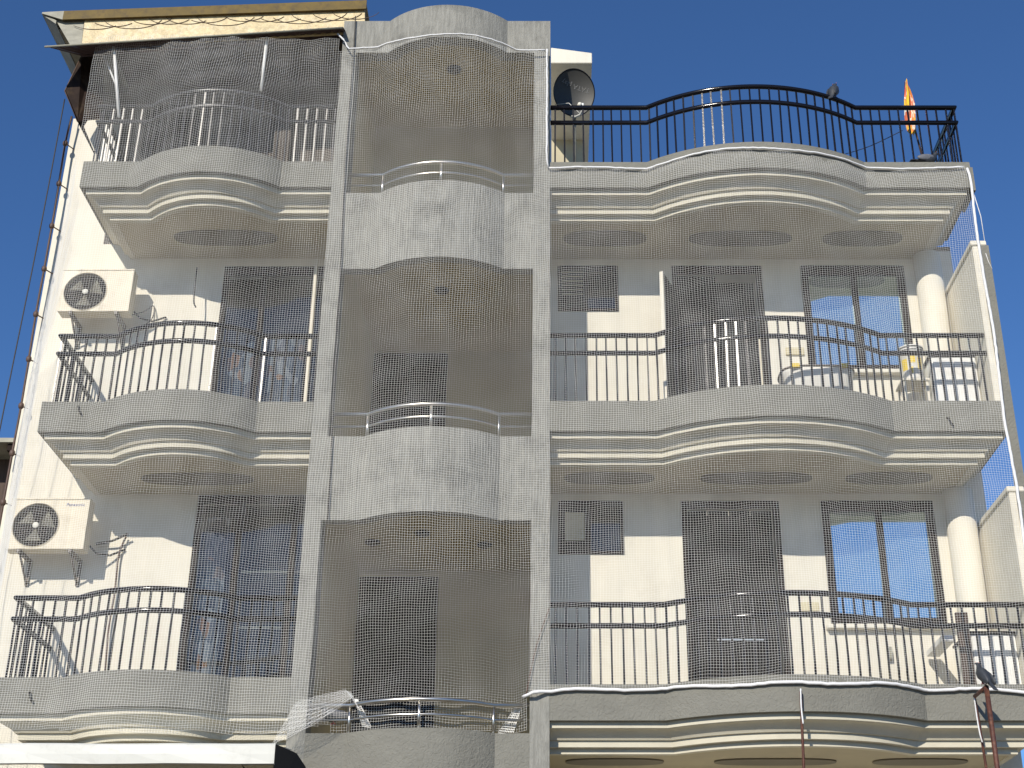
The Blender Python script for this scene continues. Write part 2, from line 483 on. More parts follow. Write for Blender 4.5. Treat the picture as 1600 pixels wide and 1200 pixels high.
# windows, doors, vents ---------------------------------------------------
for i, P in enumerate(PR[1:]):
    x0, x1, z0, z1 = WINR[0], WINR[1], P + .93, P + 2.38
    fr = MB(); t = .085
    fr.box(x0, x0 + t, 1.17, 1.26, z0, z1).box(x1 - t, x1, 1.17, 1.26, z0, z1)
    fr.box(x0 + t, x1 - t, 1.17, 1.26, z1 - t * 1.3, z1).box(x0 + t, x1 - t, 1.17, 1.26, z0, z0 + t)
    xm = (x0 + x1) / 2 + .01
    fr.box(xm - .035, xm + .035, 1.18, 1.25, z0 + t, z1 - t * 1.3)
    wn = part(fr, 'window', M['frame'], bevel=.004)
    for a, b in ((x0 + t, xm - .035), (xm + .035, x1 - t)):
        o = part(MB().box(a - .01, b + .01, 1.215, 1.222, z0 + t - .01, z1 - t * 1.3 + .01), 'pane', M['mirror'], wn)
    part(MB().box(x0 - .06, x1 + .06, 1.10, 1.199, z0 - .05, z0 - .002), 'window_sill', M['white'], wn, .004)
    part(MB().box(x0, x1, 1.30, 1.38, z0, z1), 'unlit_window_backing', M['void'], wn)
    # door on the right: frame, dark leaves standing in for its unlit opening
    x0, x1, z0, z1 = DOORR[0], DOORR[1], P - .36, P + 2.38
    fr = MB(); t = .06
    fr.box(x0, x0 + t, 1.18, 1.30, z0, z1).box(x1 - t, x1, 1.18, 1.30, z0, z1).box(x0 + t, x1 - t, 1.18, 1.30, z1 - t, z1)
    dr = part(fr, 'balcony_door', M['frame'], bevel=.004)
    part(MB().box(x0 + t, x1 - t, 1.50, 1.52, z0, z1 - t), 'unlit_door_backing', M['void'], dr)
    if i == 0:
        part(MB().box(x0 + t, (x0 + x1) / 2, 1.33, 1.37, z0, z1 - t), 'door_leaf', M['door'], dr, .003)
        a_, b_ = Vector((x0 + .04, 1.16, 0)), Vector((1.285, .66, 0)); d_ = (b_ - a_).normalized(); n_ = Vector((-d_.y, d_.x, 0)) * .018
        def leaf(p, q, k): return MB().prism([((p + n_ * k).x, (p + n_ * k).y), ((q + n_ * k).x, (q + n_ * k).y), ((q - n_ * k).x, (q - n_ * k).y), ((p - n_ * k).x, (p - n_ * k).y)], z0 + .02, P + 1.98)
        part(leaf(a_, b_, 1), 'open_door_leaf', M['door'], dr, 0, 'dark door leaf standing open')
        part(leaf(b_, b_ + d_ * .03, 1.3), 'door_edge', M['white'], dr, 0, 'white edge of the open leaf')
    else:
        for k in range(4):
            a = x0 + t + k * (x1 - x0 - 2 * t) / 4
            part(MB().box(a + .006, a + (x1 - x0 - 2 * t) / 4 - .006, 1.33 + .02 * (k % 2), 1.36 + .02 * (k % 2), z0, z1 - t), 'door_leaf', M['door'], dr, .004)
        part(MB().box(x0 + .35, x1 - .25, 1.31, 1.322, P + .80, P + .815), 'door_bar', M['steel'], dr)
    # vent opening
    x0, x1, z0, z1 = VENT[0], VENT[1], P + 1.75, P + 2.38
    fr = MB(); t = .035
    fr.box(x0, x0 + t, 1.18, 1.28, z0, z1).box(x1 - t, x1, 1.18, 1.28, z0, z1).box(x0 + t, x1 - t, 1.18, 1.28, z0, z0 + t).box(x0 + t, x1 - t, 1.18, 1.28, z1 - t, z1)
    fr.box(x0 + .33, x0 + .36, 1.19, 1.27, z0 + t, z1 - t)
    vt = part(fr, 'window', M['frame'], bevel=.003)
    part(MB().box(x0, x1, 1.36, 1.39, z0, z1), 'unlit_window_backing', M['void'], vt)
    if i == 0:
        for k in range(6):
            zz = z1 - .07 - k * .062
            part(MB().add([(x0 + .05, 1.22, zz), (x0 + .31, 1.22, zz), (x0 + .31, 1.27, zz + .04), (x0 + .05, 1.27, zz + .04),
                           (x0 + .05, 1.224, zz - .005), (x0 + .31, 1.224, zz - .005), (x0 + .31, 1.274, zz + .035), (x0 + .05, 1.274, zz + .035)],
                          [(0, 1, 2, 3), (7, 6, 5, 4), (0, 4, 5, 1), (3, 2, 6, 7), (0, 3, 7, 4), (1, 5, 6, 2)]), 'louvre_slat', M['paper'], vt)
        part(MB().box(x0 + .37, x1 - t, 1.235, 1.24, z0 + t, z1 - t), 'pane', M['glass'], vt)
    else:
        part(MB().box(x0 + .08, x0 + .3, 1.23, 1.26, z0 + .18, z1 - .12), 'exhaust_panel', M['paper'], vt, .004)
        part(MB().box(x0 + .37, x1 - t, 1.235, 1.24, z0 + t, z1 - t), 'pane', M['glass'], vt)
# left sliding doors
for i, P in enumerate(PL[1:]):
    x0, x1, z0, z1 = DOORL[0], DOORL[1], P - .36, P + 2.38
    fr = MB(); t = .05
    fr.box(x0, x0 + t, 1.18, 1.30, z0, z1).box(x1 - t, x1, 1.18, 1.30, z0, z1).box(x0 + t, x1 - t, 1.18, 1.30, z1 - t * 1.4, z1)
    for k in (1, 2):
        xm = x0 + (x1 - x0) * (.37 if k == 1 else .84)
        fr.box(xm - .03, xm + .03, 1.19, 1.29, z0, z1 - t * 1.4)
    dl = part(fr, 'balcony_door', M['frame'], bevel=.003)
    xs = [x0 + t, x0 + (x1 - x0) * .37 - .03, x0 + (x1 - x0) * .37 + .03, x0 + (x1 - x0) * .84 - .03, x0 + (x1 - x0) * .84 + .03, x1 - t]
    for k in range(3):
        part(MB().box(xs[2 * k] - .008, xs[2 * k + 1] + .008, 1.235, 1.241, z0, z1 - t * 1.4), 'pane', M['glass'], dl)
    part(MB().box(x0, x1, 1.50, 1.53, z0, z1), 'unlit_door_backing', M['void'], dl)
    # curtain with folds
    def curtain(a, b, zt, zb, m):
        mb = MB(); n = int((b - a) / .012); vs = []
        for q in range(n + 1):
            x = a + (b - a) * q / n; y = 1.42 + .028 * math.sin(q * .75 + .6 * math.sin(q * .13))
            vs += [(x, y, zb), (x, y, zt)]
        mb.add(vs, [(2 * q, 2 * q + 2, 2 * q + 3, 2 * q + 1) for q in range(n)], True)
        return part(mb, 'curtain', m, dl)
    if i == 0:
        curtain(x0 + .1, x0 + .52, P + 1.45, z0, M['curtain']); curtain(x0 + .6, x0 + 1.08, P + 1.5, z0, M['curtain'])
        part(MB().box(-2.90, -2.865, .95, .985, P - .36, P + 2.36), 'downpipe', M['white'], dl, .006)
    else:
        curtain(x0 + .08, x0 + .34, P + 2.2, z0, M['curtain'])
        for k, zz in enumerate((P + .86, P + 1.5, P + .3)):
            part(MB().box(x0 + .55, x1 - .1, 1.30, 1.318, zz, zz + .02), 'door_bar', M['flash'], dl)

# small switch plates and hook on the right wall
for (px, py, P) in ((1242, 549, 0), (1264, 948, 1)):
    p = W(px, py, 1.185)
    part(MB().box(p.x - .11, p.x + .11, 1.175, 1.199, p.z - .05, p.z + .05), 'switch_plate', M['paper'], bevel=.004)
p = W(1390, 1020, 1.15)
part(MB().box(p.x - .025, p.x + .025, 1.12, 1.199, p.z - .07, p.z + .06), 'wall_bracket', M['flash'], bevel=.004)

# stair tower -------------------------------------------------------------
CR_T, CR_B = 11.60 + G, 11.11 + G
z_low = 0
for x0, x1 in ((-2.60, -2.42), (-.235, -.04)):
    part(MB().box(x0, x1, 0, .30, 0, CR_B - .0005), 'tower_pier', M['grey_streak'])
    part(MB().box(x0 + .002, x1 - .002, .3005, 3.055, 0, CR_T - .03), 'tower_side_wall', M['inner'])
pc = [(-2.60, 0)] + arc(XTa, XTb, ST + .03, 30) + [(-.04, 0)]
sweep(mbc := MB(), pc, [(0, CR_T), (0, CR_B), (.16, CR_B), (.16, CR_T)])
part(mbc, 'tower_crown', M['grey_streak'])
pt = [(XT0 + .001, 0)] + arc(XTa, XTb, ST, 30) + [(XT1 - .001, 0)]
ceil = [11.44 + G, 8.52 + G, 5.45 + G]
for i, P in enumerate(PT):
    mb = MB(); sweep(mb, pt, [(0, P), (0, P - (1.02, .95, .95)[i]), (.13, P - (1.02, .95, .95)[i]), (.13, P)])
    part(mb, 'tower_upstand', M['grey_streak'] if i < 2 else M['grey'])
for i, zc in enumerate(ceil):
    ins = offset_path(pt, .132)
    poly = [(ins[0][0], 3.0)] + ins + [(ins[-1][0], 3.0)]
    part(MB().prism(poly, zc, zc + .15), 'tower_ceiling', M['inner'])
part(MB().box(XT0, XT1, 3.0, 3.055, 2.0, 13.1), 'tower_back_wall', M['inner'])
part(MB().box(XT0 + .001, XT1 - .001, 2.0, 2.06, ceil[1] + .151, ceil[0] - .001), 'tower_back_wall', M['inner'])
ins = offset_path(pt, .132)
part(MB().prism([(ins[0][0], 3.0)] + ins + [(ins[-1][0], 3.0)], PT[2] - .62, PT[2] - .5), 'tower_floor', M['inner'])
def tower_door(a, b, zt, zb):
    d = part(MB().box(a, a + .05, 2.94, 2.999, zb, zt).box(b - .05, b, 2.94, 2.999, zb, zt).box(a + .05, b - .05, 2.94, 2.999, zt - .06, zt), 'stair_door', M['frame'], bevel=.004)
    part(MB().box(a + .05, b - .05, 2.962, 2.99, zb, zt - .06), 'door_leaf', M['door'], d)
    part(MB().box(b - .16, b - .12, 2.93, 2.961, zb + .95, zb + 1.1), 'door_handle', M['steel'], d, .004)
tower_door(-2.415, -1.43, 5.355 + G, PT[2] - .5)
tower_door(-2.40, -1.415, 8.46 + G, PT[1] - .38)
for (px, py, k) in ((710, 108, 0), (690, 453, 1), (582, 846, 2), (757, 850, 2), (660, 832, 2)):
    v = (600 - py) / F_PX; t = (ceil[k] - G) / (SP + v * CP); yy = t * (CP - v * SP) - CAM_D; xx = (px - PX0) / F_PX * t
    l = part(MB().lathe((xx, yy, ceil[k] - .03), [(.075, 0), (.09, .012), (.09, .0295)], 20), 'ceiling_lamp', M['frame'])
    part(MB().ellipsoid((xx, yy, ceil[k] - .032), (.05, .05, .03)), 'bulb_cover', M['ac_grille'], l)
# steel rails
def steel_rail(P, i):
    rp = offset_path(pt, .06); rp[0] = (rp[0][0] + .0, rp[0][1]);
    a = MB().tube([(x, y, P + .285) for x, y in rp], .021, 10)
    r = part(a, 'steel_railing', M['steel'])
    part(MB().tube([(x, y, P + .14) for x, y in rp], .012, 8), 'middle_rail', M['steel'], r)
    for q in (1, 16, 31):
        x, y = rp[q]
        part(MB().tube([(x, y, P), (x, y, P + .27)], .015, 8).lathe((x, y, P), [(.03, 0), (.03, .006)], 14), 'post', M['steel'], r)
for i, P in enumerate(PT): steel_rail(P, i)

# roofed top left floor ------------------------------------------------------
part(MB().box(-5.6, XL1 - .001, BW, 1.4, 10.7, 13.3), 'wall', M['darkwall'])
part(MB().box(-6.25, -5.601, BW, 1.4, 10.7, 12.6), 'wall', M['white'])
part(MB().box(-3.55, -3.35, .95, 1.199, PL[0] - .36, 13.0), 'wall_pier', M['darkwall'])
part(MB().box(-5.3, -4.5, 1.17, 1.199, PL[0] - .3, PL[0] + 1.7), 'balcony_door', M['door'])
def quadslab(name, pts, th, m, parent=None, thick_dir=(0, 0, -1)):
    t = Vector(thick_dir) * th
    vs = [Vector(p) for p in pts] + [Vector(p) + t for p in pts]; n = len(pts)
    fs = [tuple(range(n)), tuple(range(2 * n - 1, n - 1, -1))] + [(i, (i + 1) % n, n + (i + 1) % n, n + i) for i in range(n)]
    mb = MB().add(vs, fs); return mb
part(MB().box(-5.6, XL1 - .002, .30, BW - .001, 13.12, 13.14), 'ceiling_board', M['darkwall'])  # added dark board, hides the pale roof underside
# roof slab with ochre fascia
RF = .02
roof = part(quadslab('roof', [W(66, 19, .02), W(572, 1, .02), W(572, 1, .02) + Vector((0, 3.2, 0)), W(66, 19, .02) + Vector((0, 3.2, 0))], .03, M['flash']), 'roof', M['flash'])
a, b = W(100, 17, .0), W(573, 0, .0)
fa = MB(); th = .135
fa.add([a, b, b + Vector((0, .02, 0)), a + Vector((0, .02, 0)), a - Vector((0, 0, th)), b - Vector((0, 0, th)), b + Vector((0, .02, -th)), a + Vector((0, .02, -th))],
       [(0, 1, 5, 4), (1, 2, 6, 5), (2, 3, 7, 6), (3, 0, 4, 7), (0, 3, 2, 1), (4, 5, 6, 7)])
part(fa, 'roof_fascia', M['ochre'], roof)
a2 = W(66, 19, .0)
fa = MB()
fa.add([a2, a, a + Vector((0, .02, 0)), a2 + Vector((0, .02, 0)), a2 - Vector((0, 0, .02)), a - Vector((0, 0, th)), a + Vector((0, .02, -th)), a2 + Vector((0, .02, -.02))],
       [(0, 1, 5, 4), (1, 2, 6, 5), (2, 3, 7, 6), (3, 0, 4, 7), (0, 3, 2, 1), (4, 5, 6, 7)])
part(fa, 'roof_fascia', M['flash'], roof)
# sloping side eaves board on the left (underside seen from the street)
p0, p1 = W(68, 21, .03), W(88, 32, .03)
side = MB(); L = Vector((0, 1.35, -.02))
side.add([p0, p1, p1 + L, p0 + L, p0 - Vector((0, 0, .03)), p1 - Vector((0, 0, .05)), p1 + L - Vector((0, 0, .05)), p0 + L - Vector((0, 0, .03))],
         [(0, 3, 2, 1), (4, 5, 6, 7), (0, 1, 5, 4), (1, 2, 6, 5), (2, 3, 7, 6), (3, 0, 4, 7)])
part(side, 'eaves_board', M['flash'], roof)
q = MB(); z = W(90, 32, .05).z - .055
q.box(W(88, 32, .03).x + .01, W(131, 40, .1).x, .14, 1.2, z - .02, z)
part(q, 'eaves_board', M['flash'], roof)
# end panel and long cream gold sheet with curling wires
c0, c1, c2, c3 = W(87, 31, .06), W(132, 28, .06), W(127, 74, .06), W(112, 74, .06)
part(quadslab('p', [c0, c1, c2, c3], .02, None, None, (0, 1, 0)), 'end_panel', M['flash'], roof)
g0, g1, g2, g3 = W(133, 27, .045), W(570, 10, .045), W(570, 50, .045), W(127, 75, .045)
gp = part(quadslab('p', [g0, g1, g2, g3], .03, None, None, (0, 1, 0)), 'gable_sheet', M['gold'], roof)
for k in range(15):
    cx = W(150 + k * 29, 30 - k * .95, .04)
    r_ = random.uniform(.16, .26); pts = []
    a0 = random.uniform(1.05, 1.25) * PI; a1 = random.uniform(1.75, 1.95) * PI
    for j in range(13):
        an = a0 + (a1 - a0) * j / 12
        pts.append((cx.x + r_ * 1.5 * math.cos(an), .040, cx.z + r_ * .75 * math.sin(an) + .02))
    part(MB().tube(pts, .0035, 4), 'curled_wire', M['wire'], gp)

# metal awning over the top left balcony
AW = empty('metal_awning', 'purple brown corrugated sheet awning jutting out over the top left balcony', 'awning', W(300, 62, 0))
a, b = W(70, 72, -.15), W(536, 42, -.15)
c, d = W(545, 52, .75), W(128, 84, .75)
c = W(545, 56, .25); d = W(128, 87, .25)
mb = MB(); n = 120; vs = []
for i in range(n + 1):
    t = i / n; w_ = .009 * math.sin(t * 2 * PI * 34)
    for (p, q_) in ((a, b), (d, c)):
        v_ = p.lerp(q_, t); vs.append(v_ + Vector((0, 0, w_))); vs.append(v_ + Vector((0, 0, w_ - .006)))
fs = []
for i in range(n):
    k = 4 * i; l = k + 4
    fs += [(k, l, l + 2, k + 2), (k + 1, k + 3, l + 3, l + 1), (k, k + 1, l + 1, l), (k + 2, l + 2, l + 3, k + 3)]
fs += [(0, 2, 3, 1), (4 * n, 4 * n + 1, 4 * n + 3, 4 * n + 2)]
part(MB().add(vs, fs), 'corrugated_sheet', M['awning'], AW)
part(MB().tube([a + Vector((0, .0, -.012)), b + Vector((0, 0, -.012))], .013, 6), 'edge_trim', M['flash'], AW)
part(MB().tube([d + Vector((0, -.02, -.02)), c + Vector((0, -.02, -.02))], .016, 6), 'purlin', M['awning'], AW)
for x_, pts, r_ in ((0, [W(178, 72, -.02), W(186, 183, .03)], .02), (0, [W(417, 58, -.02), W(408, 142, .03)], .019), (0, [W(160, 80, .3), W(182, 135, .02)], .012)):
    part(MB().tube(pts, r_, 6), 'support_post', M['whitebox'], AW)

# brown folded side sheet hanging at the corner
sh = empty('folded_sheet', 'dark brown folded metal sheet hanging below the roof corner at the far left', 'metal sheet', W(130, 140, .5))
P_ = [W(128, 86, .30), W(101, 142, .30), W(121, 190, .30), W(160, 186, .45), W(163, 86, .45)]
back = [W(128, 86, .30) + Vector((.05, .75, 0)), W(101, 142, .30) + Vector((.0, .75, 0)), W(121, 190, .30) + Vector((0, .7, 0)), W(160, 186, .45) + Vector((0, .5, 0)), W(163, 86, .45) + Vector((0, .5, 0))]
part(MB().add([P_[0], P_[1], back[1], back[0]], [(0, 1, 2, 3)]).add([P_[0] + Vector((.01, 0, 0)), P_[1] + Vector((.01, 0, 0)), back[1] + Vector((.01, 0, 0)), back[0] + Vector((.01, 0, 0))], [(3, 2, 1, 0)]), 'upper_flap', M['brown'], sh)
part(MB().add([P_[1], P_[2], back[2], back[1], P_[1] + Vector((.01, 0, .01)), P_[2] + Vector((.01, 0, .01)), back[2] + Vector((.01, 0, .01)), back[1] + Vector((.01, 0, .01))],
              [(0, 1, 2, 3), (7, 6, 5, 4), (0, 4, 5, 1), (2, 6, 7, 3)]), 'lower_flap', M['brown'], sh)
mid = W(133, 140, .36)
part(MB().add([P_[0], P_[1], P_[2], mid], [(0, 1, 2, 3)]), 'end_face', M['brown'], sh)
part(MB().add([P_[0], mid, P_[2], P_[3], P_[4]], [(0, 1, 2, 3, 4)]), 'front_face', M['brown'], sh)
part(MB().tube([P_[0], P_[1], P_[2]], .007, 5), 'rim', M['wire'], sh)

# water tank block behind the tower on the roof
TK = part(MB().box(-.03, .44, 3.05, 4.6, 10.6, 13.58), 'roof_block', M['inner'])  # darker olive than its slab, the overhang's shade put into the colour
zb = 13.58
part(MB().add([(-.035, 1.3, zb), (.513, 1.3, zb), (.513, 1.3, zb + .17), (-.035, 1.3, zb + .26),
               (-.035, 4.7, zb), (.513, 4.7, zb), (.513, 4.7, zb + .17), (-.035, 4.7, zb + .26)],
              [(0, 1, 2, 3), (7, 6, 5, 4), (0, 4, 5, 1), (1, 5, 6, 2), (2, 6, 7, 3), (3, 7, 4, 0)]), 'roof_slab', M['white'], TK, .006)
part(MB().box(XR0, 4.92, BW, 1.559, 10.601, 10.66), 'terrace_floor', M['paving'])

# ------------------------------------------------------------------ things
# air conditioners
def ac_unit(x0, x1, z0, z1, label, brand=None):
    y0, y1 = .80, .98
    t = empty('air_conditioner', label, 'air conditioner', ((x0 + x1) / 2, BW, z0), 'outdoor air conditioners on the left wall')
    cx = x0 + .29 * (x1 - x0) + .05; cz = (z0 + z1) / 2 - .01; r = .25
    # casing with a round hole in its front
    mb = MB(); N = 40
    ring = [(cx + r * math.cos(2 * PI * k / N), cz + r * math.sin(2 * PI * k / N)) for k in range(N)]
    outer = []
    for k in range(N):
        a = 2 * PI * k / N; c, s_ = math.cos(a), math.sin(a)
        tx = ((x1 - cx) if c > 0 else (x0 - cx)) / c if abs(c) > 1e-6 else 1e9
        tz = ((z1 - cz) if s_ > 0 else (z0 - cz)) / s_ if abs(s_) > 1e-6 else 1e9
        t_ = min(tx, tz); outer.append((cx + t_ * c, cz + t_ * s_))
    # add corners as their own polygons
    vs = [(x, y0, z) for x, z in ring] + [(x, y0, z) for x, z in outer] + [(x, y0 + .05, z) for x, z in ring]
    fs = []
    for k in range(N):
        l = (k + 1) % N
        fs.append((k, l, N + l, N + k)); fs.append((k, 2 * N + k, 2 * N + l, l))
    base = len(vs); corners = [(x1, z1), (x0, z1), (x0, z0), (x1, z0)]
    for qi, (qx, qz) in enumerate(corners):
        vs.append((qx, y0, qz))
        for k in range(N):
            l = (k + 1) % N
            (ax, az), (bx, bz) = outer[k], outer[l]
            if abs(ax - bx) > 1e-6 and abs(az - bz) > 1e-6 and ((abs(ax - qx) < 1e-6 or abs(bx - qx) < 1e-6) and (abs(az - qz) < 1e-6 or abs(bz - qz) < 1e-6)):
                fs.append((N + k, N + l, base + qi))
    mb.add(vs, fs)
    mb.add([(x, y, z) for y in (y0, y1) for x, z in ((x0, z0), (x1, z0), (x1, z1), (x0, z1))],
           [(7, 6, 5, 4), (0, 1, 5, 4), (1, 2, 6, 5), (2, 3, 7, 6), (3, 0, 4, 7)])
    casing = part(mb, 'casing', M['ac'], t)
    part(MB().box(x0 - .006, x1 + .006, y0 - .008, y1, z1 - .001, z1 + .02), 'lid', M['ac'], t, .004)
    part(MB().lathe((cx, y0 + .05, cz), [(r, 0), (r, .004)], 32, 'y'), 'fan_recess', M['void'], t)
    g = MB()
    for k in range(1, 10): g.tube([(cx + r * k / 9.3 * math.cos(a * PI / 16), y0 + .004, cz + r * k / 9.3 * math.sin(a * PI / 16)) for a in range(32)], .0032, 4, closed=True)
    for k in range(16):
        a = 2 * PI * k / 16; g.tube([(cx + .05 * math.cos(a), y0 + .008, cz + .05 * math.sin(a)), (cx + r * math.cos(a + .25), y0 + .008, cz + r * math.sin(a + .25))], .003, 4)
    gr = part(g, 'fan_grille', M['ac_grille'], t)
    part(MB().lathe((cx, y0 - .004, cz), [(.032, 0), (.036, .004), (.036, .012)], 16, 'y'), 'hub', M['hub'], gr)
    fb = MB()
    for k in range(3):
        a = 2 * PI * k / 3 + .4
        vs = []
        for rr, da, yy in ((.05, -.35, .035), (.05, .35, .015), (.2, .55, .01), (.2, -.45, .04)):
            vs.append((cx + rr * math.cos(a + da), y0 + yy, cz + rr * math.sin(a + da)))
        fb.add(vs, [(0, 1, 2, 3)])
    part(fb, 'fan_blade', M['flash'], t)
    part(MB().tube([(cx + (r + .006) * math.cos(a * PI / 20), y0 - .001, cz + (r + .006) * math.sin(a * PI / 20)) for a in range(40)], .006, 5, closed=True), 'grille_ring', M['ac'], t)
    for xx in (x0 + .14, x1 - .16):
        part(MB().box(xx, xx + .035, y0 - .01, BW - .001, z0 - .04, z0 - .002).box(xx, xx + .035, BW - .03, BW - .001, z0 - .30, z0 - .04)
             .tube([(xx + .017, y0 + .05, z0 - .03), (xx + .017, BW - .03, z0 - .28)], .012, 6), 'wall_bracket', M['ac_grille'], t)
    if brand:
        me = text_mesh(brand, .052, M['blue'])
        part_o = meshobj('brand_lettering', me, t, (x1 - .15, y0 - .002, z1 - .06), (PI / 2, 0, 0))
    part(MB().tube([(x1, 1.0, z0 + .1), (x1 + .08, 1.02, z0 + .02), (x1 + .2, 1.12, z0 + .03), (x1 + .34, 1.18, z0 + .12)], .012, 6), 'refrigerant_pipe', M['cable'], t)
    return t
ac_unit(-5.87, -5.03, PL[1] + 1.55, PL[1] + 2.10, 'cream air conditioner on the wall beside the middle left balcony, no lettering')
ac_unit(-6.00, -5.14, PL[2] + 1.61, PL[2] + 2.18, 'cream air conditioner with blue lettering on the wall beside the lowest left balcony', 'Panasonic')

def cable(name, pts, r, m, label, cat='cable', n=6, smoothn=6):
    P2 = [Vector(p) for p in pts]; out = []
    for i in range(len(P2) - 1):
        p0 = P2[max(i - 1, 0)]; p1 = P2[i]; p2 = P2[i + 1]; p3 = P2[min(i + 2, len(P2) - 1)]
        for k in range(smoothn):
            t = k / smoothn
            out.append(.5 * ((2 * p1) + (-p0 + p2) * t + (2 * p0 - 5 * p1 + 4 * p2 - p3) * t * t + (-p0 + 3 * p1 - 3 * p2 + p3) * t ** 3))
    out.append(P2[-1])
    o = MB().tube(out, r, n).obj(name, m)
    if label: tag(o, label, cat)
    return o
# conduit with knots down the left corner
knots = [(112, 182), (102, 224), (92, 287), (81, 353), (69, 420), (56, 491), (45, 561), (33, 634), (19, 708), (5, 785), (-12, 880)]
cd = cable('conduit', [W(x, y, 1.05) for x, y in knots], .013, M['wire'], 'brown knotted conduit running down the left corner of the building', 'conduit')
for i, (x, y) in enumerate(knots[1:-1]):
    p = W(x, y, 1.05)
    o = MB().ellipsoid(p, (.034, .03, .045), n=10, m=6).tube([p, p + Vector((.06, .14, .01))], .008, 5).obj('clamp', M['wire']); o.parent = cd
cable('wire', [W(101, 155, .9), W(76, 290, .9), W(51, 418, .9), W(20, 570, .9), W(-6, 700, .9)], .0075, M['cable'], 'thin grey wire hanging free in the sky left of the knotted conduit', 'wire')
cable('cable', [W(556, 28, .0) + Vector((0, -.03, 0)), W(552, 90, -.03), W(540, 250, -.03), W(536, 330, -.03), W(532, 420, -.03), W(525, 560, -.03), W(518, 700, -.03), W(512, 812, -.03)], .007, M['cable'], 'thin black cable running down the left pier of the stair tower')
cable('cable', [W(308, 418, 1.0), W(304, 450, .95), W(303, 472, .95), W(306, 480, 1.0)], .009, M['cable'], 'short black cable end dangling under the top left balcony soffit')
cable('cable', [W(168, 470, 1.1), W(190, 492, .95), W(222, 488, 1.0), W(240, 478, 1.17), W(236, 500, 1.1), W(205, 520, 1.15)], .007, M['cable'], 'loose black cable looped beside the middle left air conditioner')
cable('cable', [W(150, 850, 1.15), W(175, 845, 1.1), W(200, 834, 1.1)], .014, M['cable'], 'thick black cable stub on the wall above the lowest left railing')
cable('cable', [W(197, 838, 1.15), W(185, 870, 1.15), W(180, 920, 1.15), W(170, 980, 1.15), W(164, 1050, 1.15)], .011, M['wire'], 'brown cable bundle running down the wall behind the lowest left railing')
cable('cable', [W(905, 880, -.04), W(880, 930, -.04), W(858, 950, -.04), W(838, 1010, -.04), W(822, 1085, -.04)][2:], .004, M['rust'], 'thin red string on the net at the foot of the right tower pier', 'string')
cable('wire', [W(1316, 242, .3), W(1360, 228, .3), W(1410, 204, .5)], .005, M['cable'], 'thin black wire from the curved terrace edge up to the flag pole', 'wire')

# satellite dish
def dish():
    c = W(898, 143, .62)
    t = empty('satellite_dish', 'dark grey satellite dish with faded upside-down lettering beside the stair tower', 'satellite dish', c)
    ax, az = .262, .315
    R_ = Matrix.Rotation(R(10), 3, 'Z') @ Matrix.Rotation(R(16), 3, 'X')
    def sp(x, z, o=0): return R_ @ Vector((x, .10 - .95 * ((x / ax) ** 2 * .07 + (z / az) ** 2 * .07) * 1.0 - o, z))
    mb = MB(); n = 48; m_ = 12; vs = []
    for back in (0, 1):
        for i in range(m_ + 1):
            for k in range(n):
                a = 2 * PI * k / n; rr = i / m_
                vs.append(c + sp(ax * rr * math.cos(a), az * rr * math.sin(a), -.008 * back))
    fs = []
    off = (m_ + 1) * n
    for i in range(m_):
        for k in range(n):
            l = (k + 1) % n
            fs.append((i * n + k, i * n + l, (i + 1) * n + l, (i + 1) * n + k))
            fs.append((off + i * n + k, off + (i + 1) * n + k, off + (i + 1) * n + l, off + i * n + l))
    part(MB().add(vs, fs, True), 'reflector', M['dish'], t)
    part(MB().tube([c + sp(ax * math.cos(2 * PI * k / n), az * math.sin(2 * PI * k / n)) for k in range(n)], .008, 6, closed=True), 'rim', M['black'], t)
    me = text_mesh('TATA play', .085, M['dishtext'], 0.0005)
    for v in me.vertices:
        x, z = -v.co.x, -v.co.y
        x, z = x * 1.0 - .0, z + .1
        ca, sa = math.cos(R(-14)), math.sin(R(-14)); x, z = x * ca - (z - .1) * sa + .02, x * sa + (z - .1) * ca + .1
        v.co = c + sp(x, z, .003)
    meshobj('dish_lettering', me, t)
    arm0 = c + R_ @ Vector((-.02, .05, -.315)); arm1 = c + R_ @ Vector((.03, -.36, -.43)); arm2 = c + R_ @ Vector((.04, -.40, -.30))
    part(MB().tube([arm0, arm0.lerp(arm1, .5) + Vector((0, 0, -.02)), arm1, arm1.lerp(arm2, .5) + Vector((.012, -.01, 0)), arm2], .015, 8), 'feed_arm', M['whitebox'], t)
    l = part(MB().tube([arm2 + Vector((-.035, -.02, -.03)), arm2 + Vector((-.045, .05, -.01))], .028, 12), 'receiver', M['hub'], t)
    part(MB().tube([arm2 + Vector((-.045, .05, -.01)), arm2 + Vector((-.05, .075, -.0))], .034, 12), 'feed_horn', M['cable'], l)
    base = Vector((c.x + .0, c.y + .22, PR[0] - .30))
    part(MB().tube([c + Vector((0, .15, -.05)), c + Vector((0, .22, -.2)), base], .02, 10), 'mast', M['flash'], t)
    part(MB().tube([c + R_ @ Vector((-.24, 0, -.2)), c + R_ @ Vector((-.1, -.2, -.24)), arm1], .004, 5), 'stay_wire', M['whitebox'], t)
dish()

